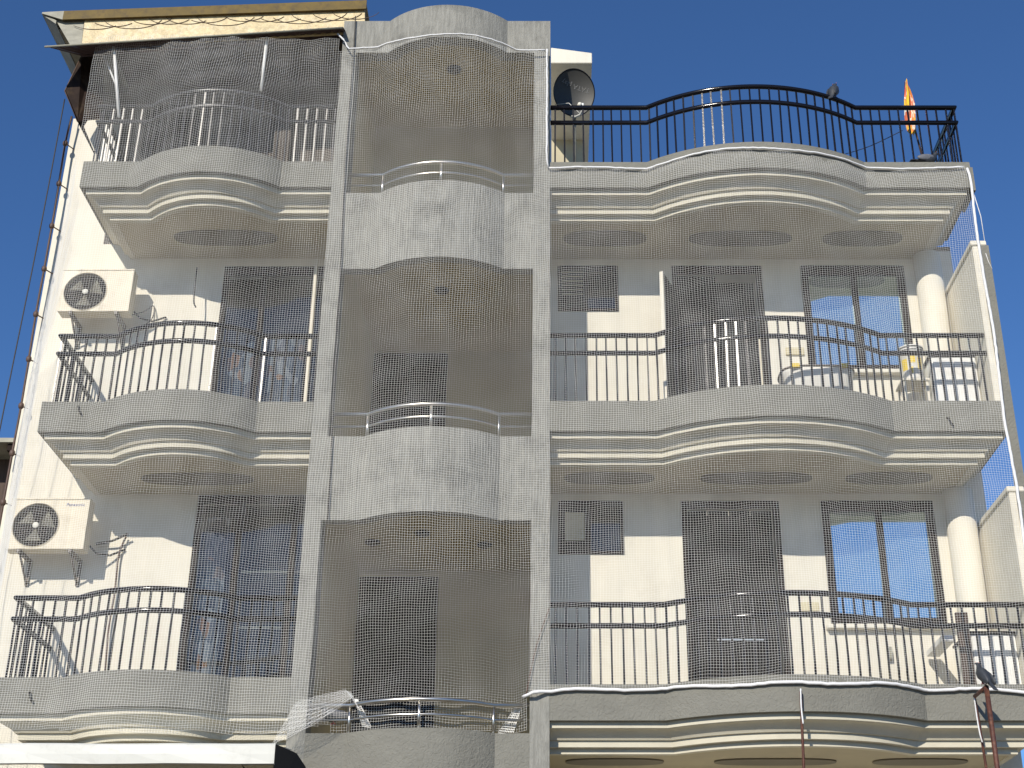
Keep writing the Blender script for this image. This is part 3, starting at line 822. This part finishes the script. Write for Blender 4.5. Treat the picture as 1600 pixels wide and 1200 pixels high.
# flag
def flag():
    b = W(1443, 256, .55); tp = W(1415, 128, .30)
    t = empty('flag', 'orange white and yellow flag on a thin pole above the terrace railing', 'flag', b)
    part(MB().tube([W(1444, 256, .5), W(1429, 200, .45), W(1421, 160, .42), W(1415, 127, .4)], .012, 8), 'pole', M['wire'], t)
    m = mat('striped_flag_cloth', (.7, .2, .05), .85)
    n = m.node_tree; p = n.nodes['Principled BSDF']; tc = n.nodes.new('ShaderNodeTexCoord')
    mp = n.nodes.new('ShaderNodeMapping'); mp.inputs['Scale'].default_value = (9, 9, 2.6)
    nz = n.nodes.new('ShaderNodeTexNoise'); nz.inputs['Scale'].default_value = 1.3; nz.inputs['Detail'].default_value = 2
    cr = n.nodes.new('ShaderNodeValToRGB'); e = cr.color_ramp.elements
    cr.color_ramp.interpolation = 'CONSTANT'
    e[0].color = (.70, .16, .06, 1); e[1].position = .56; e[1].color = (.8, .55, .03, 1)
    k = e.new(.44); k.color = (.8, .72, .6, 1)
    k = e.new(.50); k.color = (.78, .28, .08, 1)
    n.links.new(tc.outputs['Object'], mp.inputs[0]); n.links.new(mp.outputs[0], nz.inputs['Vector'])
    n.links.new(nz.outputs['Fac'], cr.inputs[0]); n.links.new(cr.outputs[0], p.inputs['Base Color'])
    prof = [(126, 1414, 1417), (140, 1414, 1422), (152, 1414, 1425), (165, 1414, 1428), (180, 1414, 1429), (195, 1415, 1430), (207, 1417, 1430), (212, 1420, 1427)]
    vs = []; nx = 10
    for i, (y, xa, xb) in enumerate(prof):
        for k in range(nx + 1):
            f = k / nx
            q = W(xa + (xb - xa) * f, y, .38)
            q.y += .05 * math.sin(f * 9 + i * .6) * (1 - .1 * i / 8)
            vs.append(q)
    part(MB().add(vs, [(i * (nx + 1) + k, i * (nx + 1) + k + 1, (i + 1) * (nx + 1) + k + 1, (i + 1) * (nx + 1) + k) for i in range(len(prof) - 1) for k in range(nx)], True), 'flag_cloth', m, t)
flag()

# pigeons
def pigeon(foot, head_dir, lean, label, light=False, size=1.0, flat=False, name_group='pigeons on the building'):
    """foot: where it stands; head_dir: heading angle in plan; lean: body pitch in degrees"""
    t = empty('pigeon', label, 'pigeon', foot, name_group)
    hx = Vector((math.cos(head_dir), math.sin(head_dir), 0)); up = Vector((0, 0, 1)); sd_ = up.cross(hx)
    c, s_ = math.cos(R(lean)), math.sin(R(lean))
    ax_ = hx * c + up * s_; az_ = up * c - hx * s_
    o0 = Vector(foot) + up * (.085 * size if not flat else .06 * size)
    st = [(-.175, -.01, .004, .004), (-.155, -.008, .03, .008), (-.11, -.004, .035, .018), (-.075, 0, .047, .04), (-.03, 0, .062, .058), (.02, 0, .066, .066), (.06, .01, .058, .062), (.09, .03, .042, .045)]
    head = [(.105, .062, .03, .03), (.115, .085, .027, .027), (.125, .105, .028, .029), (.14, .118, .022, .024), (.152, .120, .008, .01)]
    n = 14; vs = []
    allst = st + head
    for i, (a, h, rw, rh) in enumerate(allst):
        p = o0 + (ax_ * a + az_ * h) * size
        if i >= len(st):   # the neck rises towards vertical
            base = o0 + (ax_ * .09 + az_ * .03) * size
            q = ((a - .09) * hx + (h - .03) * up * .75) * size; p = base + q
        pa = allst[max(i - 1, 0)]; pb = allst[min(i + 1, len(allst) - 1)]
        d = (ax_ * (pb[0] - pa[0]) + az_ * (pb[1] - pa[1])).normalized()
        e2 = sd_.cross(d).normalized() * -1
        for k in range(n):
            an = 2 * PI * k / n
            vs.append(p + (sd_ * rw * math.cos(an) + e2 * rh * math.sin(an)) * size)
    N = len(allst)
    fs = [(i * n + k, i * n + (k + 1) % n, (i + 1) * n + (k + 1) % n, (i + 1) * n + k) for i in range(N - 1) for k in range(n)]
    fs += [tuple(range(n - 1, -1, -1)), tuple((N - 1) * n + k for k in range(n))]
    part(MB().add(vs, fs, True), 'body', M['pigeon'], t)
    hb = (vs[(N - 1) * n] + vs[(N - 1) * n + n // 2]) / 2
    part(MB().tube([hb - hx * .006 * size, hb + hx * .022 * size - up * .006 * size], [.007 * size, .0015 * size], 6), 'beak', M['beak'], t)
    for sg in (-1, 1):
        rot = Matrix((ax_, sd_, az_)).transposed()
        part(MB().ellipsoid(o0 + (ax_ * -.035 + az_ * .014 + sd_ * sg * .05) * size, (.115 * size, .018 * size, .042 * size), rot), 'wing', M['pigeon_light'] if light else M['pigeon'], t)
        part(MB().ellipsoid(hb + (hx * -.026 + up * .006 + sd_ * sg * .024) * size, (.004 * size,) * 3, n=8, m=5), 'eye', M['orange'], t)
        fp = Vector(foot) + sd_ * sg * .022 * size
        if not flat:
            lg = MB().tube([o0 + (sd_ * sg * .022 + ax_ * -.005 - az_ * .04) * size, fp + up * .004], .005 * size, 6)
            for tt in (-.5, 0, .5, PI): lg.tube([fp + up * .004, fp + (hx * math.cos(tt) + sd_ * math.sin(tt)) * .028 * size + up * .002], .003 * size, 5)
            part(lg, 'leg', M['leg_red'], t)
    tail = o0 + ax_ * -.16 * size
    part(MB().add([tail + (ax_ * .08 + sd_ * .03 + az_ * .006) * size, tail + (ax_ * .08 - sd_ * .03 + az_ * .006) * size, tail + (-ax_ * .07 - sd_ * .032) * size, tail + (-ax_ * .07 + sd_ * .032) * size,
                   tail + (ax_ * .08 + sd_ * .03 - az_ * .006) * size, tail + (ax_ * .08 - sd_ * .03 - az_ * .006) * size, tail + (-ax_ * .07 - sd_ * .032 - az_ * .006) * size, tail + (-ax_ * .07 + sd_ * .032 - az_ * .006) * size],
                  [(0, 1, 2, 3), (7, 6, 5, 4), (0, 4, 5, 1), (1, 5, 6, 2), (2, 6, 7, 3), (3, 7, 4, 0)]), 'tail', M['pigeon'], t)
    return t
def railpt(path, x, P, off=.065):
    rp = offset_path(path, off)
    for a, b in zip(rp[:-1], rp[1:]):
        if a[0] <= x <= b[0]:
            f = (x - a[0]) / (b[0] - a[0] or 1); return Vector((x, a[1] + (b[1] - a[1]) * f, P + .854))
fp = railpt(pathR, 3.36, PR[0])
pigeon(fp, R(58), 52, 'dark pigeon perched on the curved top rail of the roof terrace', size=1.0)
pigeon(Vector((4.42, .04, PR[0])), R(8), 8, 'grey pigeon crouching on the terrace ledge at the right corner', light=True, size=.95, flat=True)
pigeon(W(536, 1135, .35) + Vector((-.1, 0, .02)), R(190), 5, 'pale pigeon sheltering on the ledge under the gathered net at the foot of the tower', light=True, size=1.0)

# rusty scaffold poles
def poles():
    pa = W(1541, 1072, -.55)
    t = empty('sign_frame', 'rusty bent steel pipe frame rising in front of the right corner', 'pipe frame', (pa.x, -.5, 4.0))
    low = W(1559, 1205, -.55); low2 = low + (low - pa) * 1.0; low2.z = 3.2; low2.x = low.x + (low.x - pa.x) * .9
    part(MB().tube([pa, low, low2], .024, 8), 'upright_pipe', M['rust'], t, label='thick upright pipe')
    pb = W(1523, 1088, -.12)
    part(MB().tube([pa + Vector((0, 0, -.005)), pb], .019, 8), 'cross_pipe', M['rust'], t)
    return pa
ptop = poles()
cable('pipe', [W(1523, 1090, -.06), W(1528, 1120, -.06), W(1533, 1150, -.04), W(1541, 1200, .02), W(1548, 1240, .02)], .013, M['rust'], 'thin rusty pipe bound with wire below the rolled net edge at the right', 'pipe')
cable('cord', [W(1522, 1088, -.1), W(1526, 1118, -.085), W(1531, 1146, -.085), W(1535, 1160, -.07)], .007, M['rope'], 'frayed white cord tied round the thin rusty pipe', 'cord')
cable('pipe', [W(1251, 1080, -.46), W(1253, 1130, -.46), W(1256, 1200, -.43), W(1258, 1250, -.43)], .014, M['rust'], 'thin rusty pipe standing against the bowed cornice at bottom centre right', 'pipe')
cable('cord', [W(1251, 1076, -.475), W(1252, 1105, -.475), W(1255, 1131, -.475)], .008, M['rope'], 'white cord binding the rusty pipe to the bowed cornice', 'cord')
pigeon(ptop + Vector((-.01, 0, .02)), R(118), 50, 'black pigeon perched on the rusty pipe frame at bottom right', size=.9)

# bucket and tub on the middle right balcony
def lat(c, prof, n=32): return MB().lathe(c, prof, n)
zc = PR[1]
# cupboards
def cupboard(x0, x1, P, top, label):
    t = empty('cupboard', label, 'cupboard', ((x0 + x1) / 2, .6, P - .36))
    part(MB().box(x0, x1, .42, 1.0, P - .36, top), 'carcass', M['whitebox'], t, .006)
    part(MB().box(x0 + .02, (x0 + x1) / 2 - .004, .405, .419, P - .3, top - .02), 'door_panel', M['whitebox'], t, .003)
    part(MB().box((x0 + x1) / 2 + .004, x1 - .02, .405, .419, P - .3, top - .02), 'door_panel', M['whitebox'], t, .003)
    part(MB().box(x0 - .02, x1 + .004, .40, 1.0, top + .001, top + .03), 'top_board', M['frame'], t, .003)
    return t
cupboard(4.27, 4.775, PR[1], PR[1] + .74, 'white cupboard with a dark top at the right end of the middle balcony')
cupboard(4.30, 4.775, PR[2], PR[2] + .62, 'white cupboard with a dark top at the right end of the lowest balcony')
pk = empty('plank', 'dark brown timber plank upright beside the cupboard on the lowest right balcony', 'plank', (4.24, .4, PR[2] - .36))
part(MB().box(4.17, 4.295, .36, .40, PR[2] - .36, PR[2] + .84), 'board', M['wood'], pk, .003)
part(MB().box(4.02, 4.16, .45, 1.1, PR[2] + .56, PR[2] + .62), 'ledge', M['whitebox'], pk, .004)

def bucket():
    c = W(1421, 590, .62); c.z = PR[1] + .77
    t = empty('bucket', 'white plastic bucket with yellow print on the cupboard of the middle right balcony', 'bucket', c)
    c = Vector((4.10, .6, PR[1] + .50))
    h = .42
    part(lat(c, [(.118, 0), (.12, .02), (.135, h - .06), (.142, h - .055), (.142, h - .045), (.137, h - .04), (.138, h - .02), (.145, h - .015), (.145, h)]), 'pail', M['bucket'], t)
    part(lat(c + Vector((0, 0, h)), [(.148, -.012), (.149, .004), (.13, .012)]), 'bucket_lid', M['bucket'], t)
    for zz in (h - .05, h - .018): part(MB().tube([c + Vector((.1455 * math.cos(a * PI / 16), .1455 * math.sin(a * PI / 16), zz)) for a in range(32)], .0035, 4, closed=True), 'hoop', M['cable'], t)
    for a0, a1, z0, z1 in ((200, 232, .12, .26), (244, 275, .2, .33), (285, 312, .12, .27), (240, 262, .07, .15)):
        vs = []
        for a in np.linspace(a0, a1, 8):
            for z in (z0 * 1, z1):
                r = .120 + .0375 * z + .0018
                vs.append(c + Vector((r * math.cos(R(a)), r * math.sin(R(a)), z)))
        part(MB().add(vs, [(2 * i, 2 * i + 2, 2 * i + 3, 2 * i + 1) for i in range(7)], True), 'yellow_print', M['yellow'], t)
    return c
bc = bucket()
st_ = empty('stand', 'small white stand under the yellow printed bucket', 'stand', (4.1, .6, PR[1] - .36))
part(MB().box(3.93, 4.245, .46, .78, PR[1] + .47, PR[1] + .498), 'stand_top', M['white'], st_, .004)
for sx in (3.95, 4.2):
    for sy in (.48, .74): part(MB().box(sx, sx + .03, sy, sy + .03, PR[1] - .36, PR[1] + .469), 'leg', M['white'], st_)
def tub():
    c = W(1262, 600, .65)
    t = empty('water_tub', 'low white oval tub with a dark rim behind the middle right railing', 'tub', (2.98, .55, PR[1] - .36))
    vs = []; n = 48
    prof = [(.9, 0), (1.0, .86), (1.03, .88), (1.03, .92), (.98, .92), (.96, .5), (.9, .05)]
    for r, h in prof:
        for k in range(n):
            a = 2 * PI * k / n; ca, sa = math.cos(a), math.sin(a)
            vs.append((2.98 + .40 * r * math.copysign(abs(ca) ** .6, ca), .55 + .26 * r * math.copysign(abs(sa) ** .6, sa), PR[1] - .36 + h))
    fs = [(i * n + k, i * n + (k + 1) % n, (i + 1) * n + (k + 1) % n, (i + 1) * n + k) for i in range(len(prof) - 1) for k in range(n)]
    fs.append(tuple(range(n)))
    part(MB().add(vs, fs, True), 'tub_body', M['bucket'], t)
    pts = []
    for k in range(n):
        a = 2 * PI * k / n; ca, sa = math.cos(a), math.sin(a)
        pts.append((2.98 + .415 * math.copysign(abs(ca) ** .6, ca), .55 + .272 * math.copysign(abs(sa) ** .6, sa), PR[1] - .36 + .925))
    part(MB().tube(pts, .013, 6, closed=True), 'rim', M['ac_grille'], t)
    for xx in (2.66, 3.2): part(MB().box(xx, xx + .09, .262, .29, PR[1] - .36 + .9, PR[1] - .36 + .945), 'clip', M['yellow'], t)
tub()

# cloth hanging on hooks / chain bits on the grey upstands
for (px, py, y, lb) in ((124, 640, -.012, 'small black hook fixed to the middle left upstand'), (48, 1088, -.012, 'small black hook fixed to the lowest left upstand'), (1484, 658, -.012, 'small black hook fixed to the middle right upstand')):
    p = W(px, py, y)
    o = MB().tube([p + Vector((-.02, .012, .045)), p + Vector((-.012, -.02, .03)), p + Vector((.0, -.015, -.01)), p + Vector((.02, -.02, -.045)), p + Vector((.028, -.004, -.06))], .011, 6).obj('wall_hook', M['cable'])
    tag(o, lb, 'hook')

# shutter box / awning at bottom left
p0 = W(-40, 1164, -.85); p1 = W(432, 1164, -.85)
AB = empty('shop_awning', 'white sheet metal shop awning along the bottom left edge', 'awning', (-4.2, -.5, 3.9))
prof = [(0, 0), (-.006, -.16), (-.02, -.175), (-.03, -.165)]
x0, x1, zt = -6.4, p1.x - .01, p1.z
mb = MB()
pf = [(.06, .02), (.02, .018), (0, 0), (-.004, -.08), (-.0, -.165), (.03, -.172), (.03, -.165), (.008, -.16), (.004, -.08), (.008, -.002), (.03, .01), (.06, .012)]
n = len(pf); xs_ = [x0 + (x1 - x0) * i / 12 for i in range(13)]
vs = [(x, -.85 + a + .004 * math.sin(x * 3.3 + b * 20), zt + b + .003 * math.sin(x * 5)) for x in xs_ for a, b in pf]
fs = [(i * n + k, i * n + (k + 1) % n, (i + 1) * n + (k + 1) % n, (i + 1) * n + k) for i in range(12) for k in range(n)] + [tuple(range(n)), tuple(12 * n + k for k in range(n))]
part(MB().add(vs, fs, False), 'valance', M['cream_awning'], AB)
part(MB().add([(x0, -.79, zt + .012), (x1, -.79, zt + .012), (x1, -.02, zt + .12), (x0, -.02, zt + .12), (x0, -.79, zt + .004), (x1, -.79, zt + .004), (x1, -.02, zt + .112), (x0, -.02, zt + .112)],
              [(0, 1, 2, 3), (7, 6, 5, 4), (0, 4, 5, 1), (1, 5, 6, 2), (2, 6, 7, 3), (3, 7, 4, 0)]), 'roof_sheet', M['cream_awning'], AB)
e = x1 + .002
part(MB().add([(e, -.84, zt + .01), (e + .10, -.3, zt + .03), (e + .16, -.1, zt - .06), (e + .2, -.06, zt - .6), (e - .02, -.84, zt - .6),
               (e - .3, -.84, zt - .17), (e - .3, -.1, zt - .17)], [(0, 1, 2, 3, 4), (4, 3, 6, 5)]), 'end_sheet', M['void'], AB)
part(MB().box(x0, e - .03, -.78, -.05, zt - .35, zt - .2), 'shutter_box', M['brown'], AB, .01)

# neighbour's dark eaves at the left edge
nb = empty('neighbour_building', 'dark brown eaves and wall of the neighbouring building at the left edge', 'building', (-9, 4, 0))
p = W(20, 684, 3.2)
part(MB().box(-14, -6.6, 3.2, 8, p.z - .06, p.z), 'eaves', M['flash'], nb)
part(MB().box(-14, -6.75, 3.8, 8, 0, p.z - .061), 'wall', M['wood'], nb)
for k in range(5):
    part(MB().box(-12 + k * 1.2, -11.92 + k * 1.2, 3.25, 3.79, p.z - .16, p.z - .061), 'rafter', M['brown'], nb)

# ------------------------------------------------------------------ net
def bow(x, x0, x1, s, soft=.12):
    if x <= x0 - soft or x >= x1 + soft: return 0
    x0 -= soft; x1 += soft
    u = (2 * x - x0 - x1) / (x1 - x0)
    return s * max(0, 1 - u * u)
NX = lambda x, z: (math.sin(x * 2.3 + z * .9) * .5 + math.sin(x * 5.1 - z * 2.3 + 1.7) * .3 + math.sin(x * 1.1 + z * 4.7 + .6) * .3 + math.sin(x * 9.3 + z * 3.1) * .16)
def net():
    CX, CZ, RAD = .0272, .0245, .00108
    root = empty('pigeon_net', 'white pigeon net stretched over the whole balcony front', 'net', (0, -.2, 4.5))
    XLF, XRF = -5.62, 4.84
    # plan path: left side panel (s<0) then front (s = x - XLF)
    def zb(x):
        if x < -2.75: return 2.80 + G + .03 * math.sin(x * 2)
        if x < -2.2: return 2.80 + G + (x + 2.75) / .55 * .12
        if x < -.25: return PT[2] + .02
        return PR[2] - .075 + .02 * math.sin(x * 2.1) + .012 * math.sin(x * 6.3)
    def zt(x):
        if x < -2.62: return 12.99
        if x < -.07: return 12.70 + .02 * math.sin(x * 5)
        return PR[0] - .105 + .012 * math.sin(x * 4.2)
    def front_y(x, z):
        b = bow(x, XLa, XLb, SL) + bow(x, XTa, XTb, ST) + bow(x, XRa, XRb, SR)
        k = 1.0
        if x > XR0 or x < XL1:
            Ps = PR if x > XR0 else PL
            dz = min(abs(z - (q - .1)) for q in Ps); k = 1 - .22 * min(1, max(0, dz - .35) / .9)
        if x < XL1 and z > PL[0] + .3: k *= max(.05, 1 - max(0, z - PL[0] - .95) / 1.0)
        y = -.055 - b * k - .02 * (1 + NX(x, z)) * .8
        if x > XR0 - .15:                # tied against the upstands at its upper and lower edge
            for q in (PR[0] - .1, PR[2] - .08):
                e = math.exp(-((z - q) / .13) ** 2) * min(1, (x - XR0 + .15) / .12)
                y = y * (1 - e) + (-.016 - bow(x, XRa, XRb, SR, .0)) * e
        if -2.42 < x < -.24:       # comes inside the steel rail at the bottom
            f = min(1, max(0, (PT[2] + 1.15 - z) / .85)); f = f * f * (3 - 2 * f)
            e = min(1, max(0, (x + 2.42) / .4), max(0, (-.24 - x) / .15)); e = min(1, e)
            y = y * (1 - f) + (y + .05 + .20 + .0) * f * 1.0 if e >= 1 else y * (1 - f * e) + (y + .25) * f * e
        if x < -2.6 and z < 3.2 + G:
            y -= .06 * (3.2 + G - z)
        return y
    ns0 = int(1.45 / CX); nx = int((XRF - XLF) / CX); nz = int((12.9 - (2.7 + G)) / CZ)
    cols = ns0 + nx + 1
    P = np.zeros((cols, nz + 1, 3)); A = np.zeros((cols, nz + 1), bool)
    for i in range(cols):
        s = (i - ns0) * CX
        for j in range(nz + 1):
            z = 2.68 + G + j * CZ
            if s >= 0:
                x = XLF + s
                n1 = NX(x * 1.3 + 5, z * 1.2); n2 = NX(x * .9 - 3, z * 1.5 + 2)
                xx = x + .012 * n1 + .006 * math.sin(x * 14 + z * 3)
                zz = z + .016 * n2 + .007 * math.sin(z * 15 - x * 7) + .03 * math.sin(x * 1.5) * math.sin(z * 1.3)
                y = front_y(x, z) + .012 * math.sin(x * 17 + 2 * math.sin(z * 2.1)) + .008 * math.sin(z * 12 + x * 9)
                A[i, j] = zb(x) <= z <= zt(x)
                P[i, j] = (xx, y, zz)
            else:
                d = -s
                wmax = 1.42 * min(1, max(0, (PL[0] + .15 - z) / 2.4)) ** .75
                fx = XLF - .02 - .52 * (d / 1.35) * min(1, (PL[0] + .3 - z) / 2.5 if z < PL[0] + .3 else 0)
                fy = -.055 + d * .90
                fold = math.sin(d * 22 + math.sin(z * 1.7) * 2) * .035 * min(1, d * 3)
                A[i, j] = d <= wmax and z > 2.8 + G
                P[i, j] = (fx + fold, fy + fold * .5, z + .04 * math.sin(d * 5 + z) - .10 * d)
    vsl, fl = [], []
    # strands as three sided threads
    offV = np.array([(0, 1, 0), (-.87, -.5, 0), (.87, -.5, 0)]) * RAD
    offH = np.array([(0, 1, 0), (0, -.5, .87), (0, -.5, -.87)]) * RAD
    idx = np.arange(cols * (nz + 1)).reshape(cols, nz + 1)
    allv = []; allf = []; base = 0
    flat = P.reshape(-1, 3)
    for off, (sa, sb) in ((offV, ((slice(None), slice(0, -1)), (slice(None), slice(1, None)))), (offH, ((slice(0, -1), slice(None)), (slice(1, None), slice(None))))):
        ok = A[sa] & A[sb]
        a = idx[sa][ok]; b = idx[sb][ok]
        V = (flat[:, None, :] + off[None]).reshape(-1, 3)
        for k in range(3):
            l = (k + 1) % 3
            allf.append(np.stack([a * 3 + k, b * 3 + k, b * 3 + l, a * 3 + l], 1) + base)
        allv.append(V); base += len(V)
    V = np.concatenate(allv); Fc = np.concatenate(allf)
    used = np.unique(Fc); remap = -np.ones(len(V), np.int64); remap[used] = np.arange(len(used))
    V = V[used]; Fc = remap[Fc]
    me = bpy.data.meshes.new('net_mesh')
    me.vertices.add(len(V)); me.vertices.foreach_set('co', V.astype(np.float32).ravel())
    me.loops.add(Fc.size); me.loops.foreach_set('vertex_index', Fc.astype(np.int32).ravel())
    me.polygons.add(len(Fc)); me.polygons.foreach_set('loop_start', np.arange(0, Fc.size, 4, dtype=np.int32))
    me.update(calc_edges=True); me.materials.append(M['net'])
    o = meshobj('net_mesh', me, root); o['kind'] = 'stuff'
    print('net quads', len(Fc))
    # rope border
    def rope(pts, r=.014, nm='border_rope'):
        q = []
        for a, b in zip(pts[:-1], pts[1:]):
            a, b = Vector(a), Vector(b); n = max(1, int((b - a).length / .05))
            for k in range(n):
                p = a.lerp(b, k / n); q.append(p + Vector((random.uniform(-.003, .003), -.004, random.uniform(-.004, .004))))
        q.append(Vector(pts[-1]))
        part(MB().tube(q, r, 7), nm, M['rope'], root)
    def fr(x, z, d=.012): return (x, front_y(x, z) - d, z)
    xs = np.arange(-2.50, -.07, .06); rope([(-2.66, -.06, 12.95), (-2.58, -.07, 12.85)] + [fr(x, zt(x)) for x in xs], .011)
    rope([fr(-.08, z) for z in np.arange(12.70, PR[0] - .1, -.1)] + [fr(-.06, PR[0] - .105)], .011)
    rope([fr(x, zt(x)) for x in np.arange(-.05, XRF, .06)], .013)
    rope([fr(XRF + .012 * math.sin(z * 3), z) for z in np.arange(PR[0] - .11, PR[2] - .1, -.12)], .016)
    rope([(-.30, -.02, PR[2] - .13)] + [fr(x, zb(x)) for x in np.arange(-.2, XRF, .06)], .017)
    # loose outer strip and tied tail at the right corner
    a = W(1516, 285, -.05); b = W(1541, 392, .02); c = W(1534, 404, -.05)
    part(MB().tube([a, a.lerp(b, .5) + Vector((.03, 0, 0)), b], .005, 5).tube([b, W(1530, 394, 0), c], .008, 5).tube([W(1540, 396, 0), W(1544, 408, 0), W(1550, 420, 0)], .006, 5), 'loose_cord', M['rope'], root)
    # gathered corner at the foot of the tower
    g = MB()
    A0, A1 = W(425, 1163, -.25), W(462, 1098, -.22)
    B0, B1 = W(553, 1088, -.2), W(540, 1078, -.2)
    n = 22
    for k in range(n):
        f = k / (n - 1); pts = []
        for j in range(17):
            t = j / 16
            s0 = A0.lerp(A1, f); s1 = B0.lerp(B1, f)
            p = s0.lerp(s1, t) + Vector((0, -.03 * math.sin(PI * t) + .012 * math.sin(k * 1.9 + j), -.05 * math.sin(PI * t) * (1 - f) + .006 * math.sin(j * 1.3 + k * 2.1)))
            pts.append(p)
        g.tube(pts, .001, 3, smooth=False)
    for j in range(44):
        t = j / 43; pts = []
        for k in range(9):
            f = k / 8; s0 = A0.lerp(A1, f); s1 = B0.lerp(B1, f)
            pts.append(s0.lerp(s1, t) + Vector((0, -.03 * math.sin(PI * t) + .01 * math.sin(k * 2.4 + j), -.05 * math.sin(PI * t) * (1 - f) + .008 * math.sin(j * 2.3 + k))))
        g.tube(pts, .0009, 3, smooth=False)
    for k in range(5):
        g.tube([W(545 + random.uniform(-3, 3), 1080, -.2), W(550 + k * 3, 1090 + k * 5, -.16)], .0016, 3, smooth=False)
    go = part(g, 'gathered_net', M['net'], root); go['kind'] = 'stuff'
    # two hanging folds under the steel rail
    for (xa, ya, xb, yb, wd) in ((556, 1092, 573, 1135, 9), (812, 1100, 790, 1145, 16)):
        g = MB()
        for k in range(10):
            f = k / 9 - .5
            g.tube([W(xa + f * wd * .5, ya, .12), W((xa + xb) / 2 + f * wd * .9 + 2 * math.sin(k), (ya + yb) / 2, .13), W(xb + f * wd * 1.5, yb, .14)], .0028, 3, smooth=False)
        for j in range(14):
            t = j / 13
            g.tube([W(xa + (xb - xa) * t - wd * (.25 + .5 * t), ya + (yb - ya) * t, .12), W(xa + (xb - xa) * t + wd * (.25 + .5 * t), ya + (yb - ya) * t + 2, .12)], .0024, 3, smooth=False)
        go = part(g, 'gathered_net', M['net'], root); go['kind'] = 'stuff'
net()
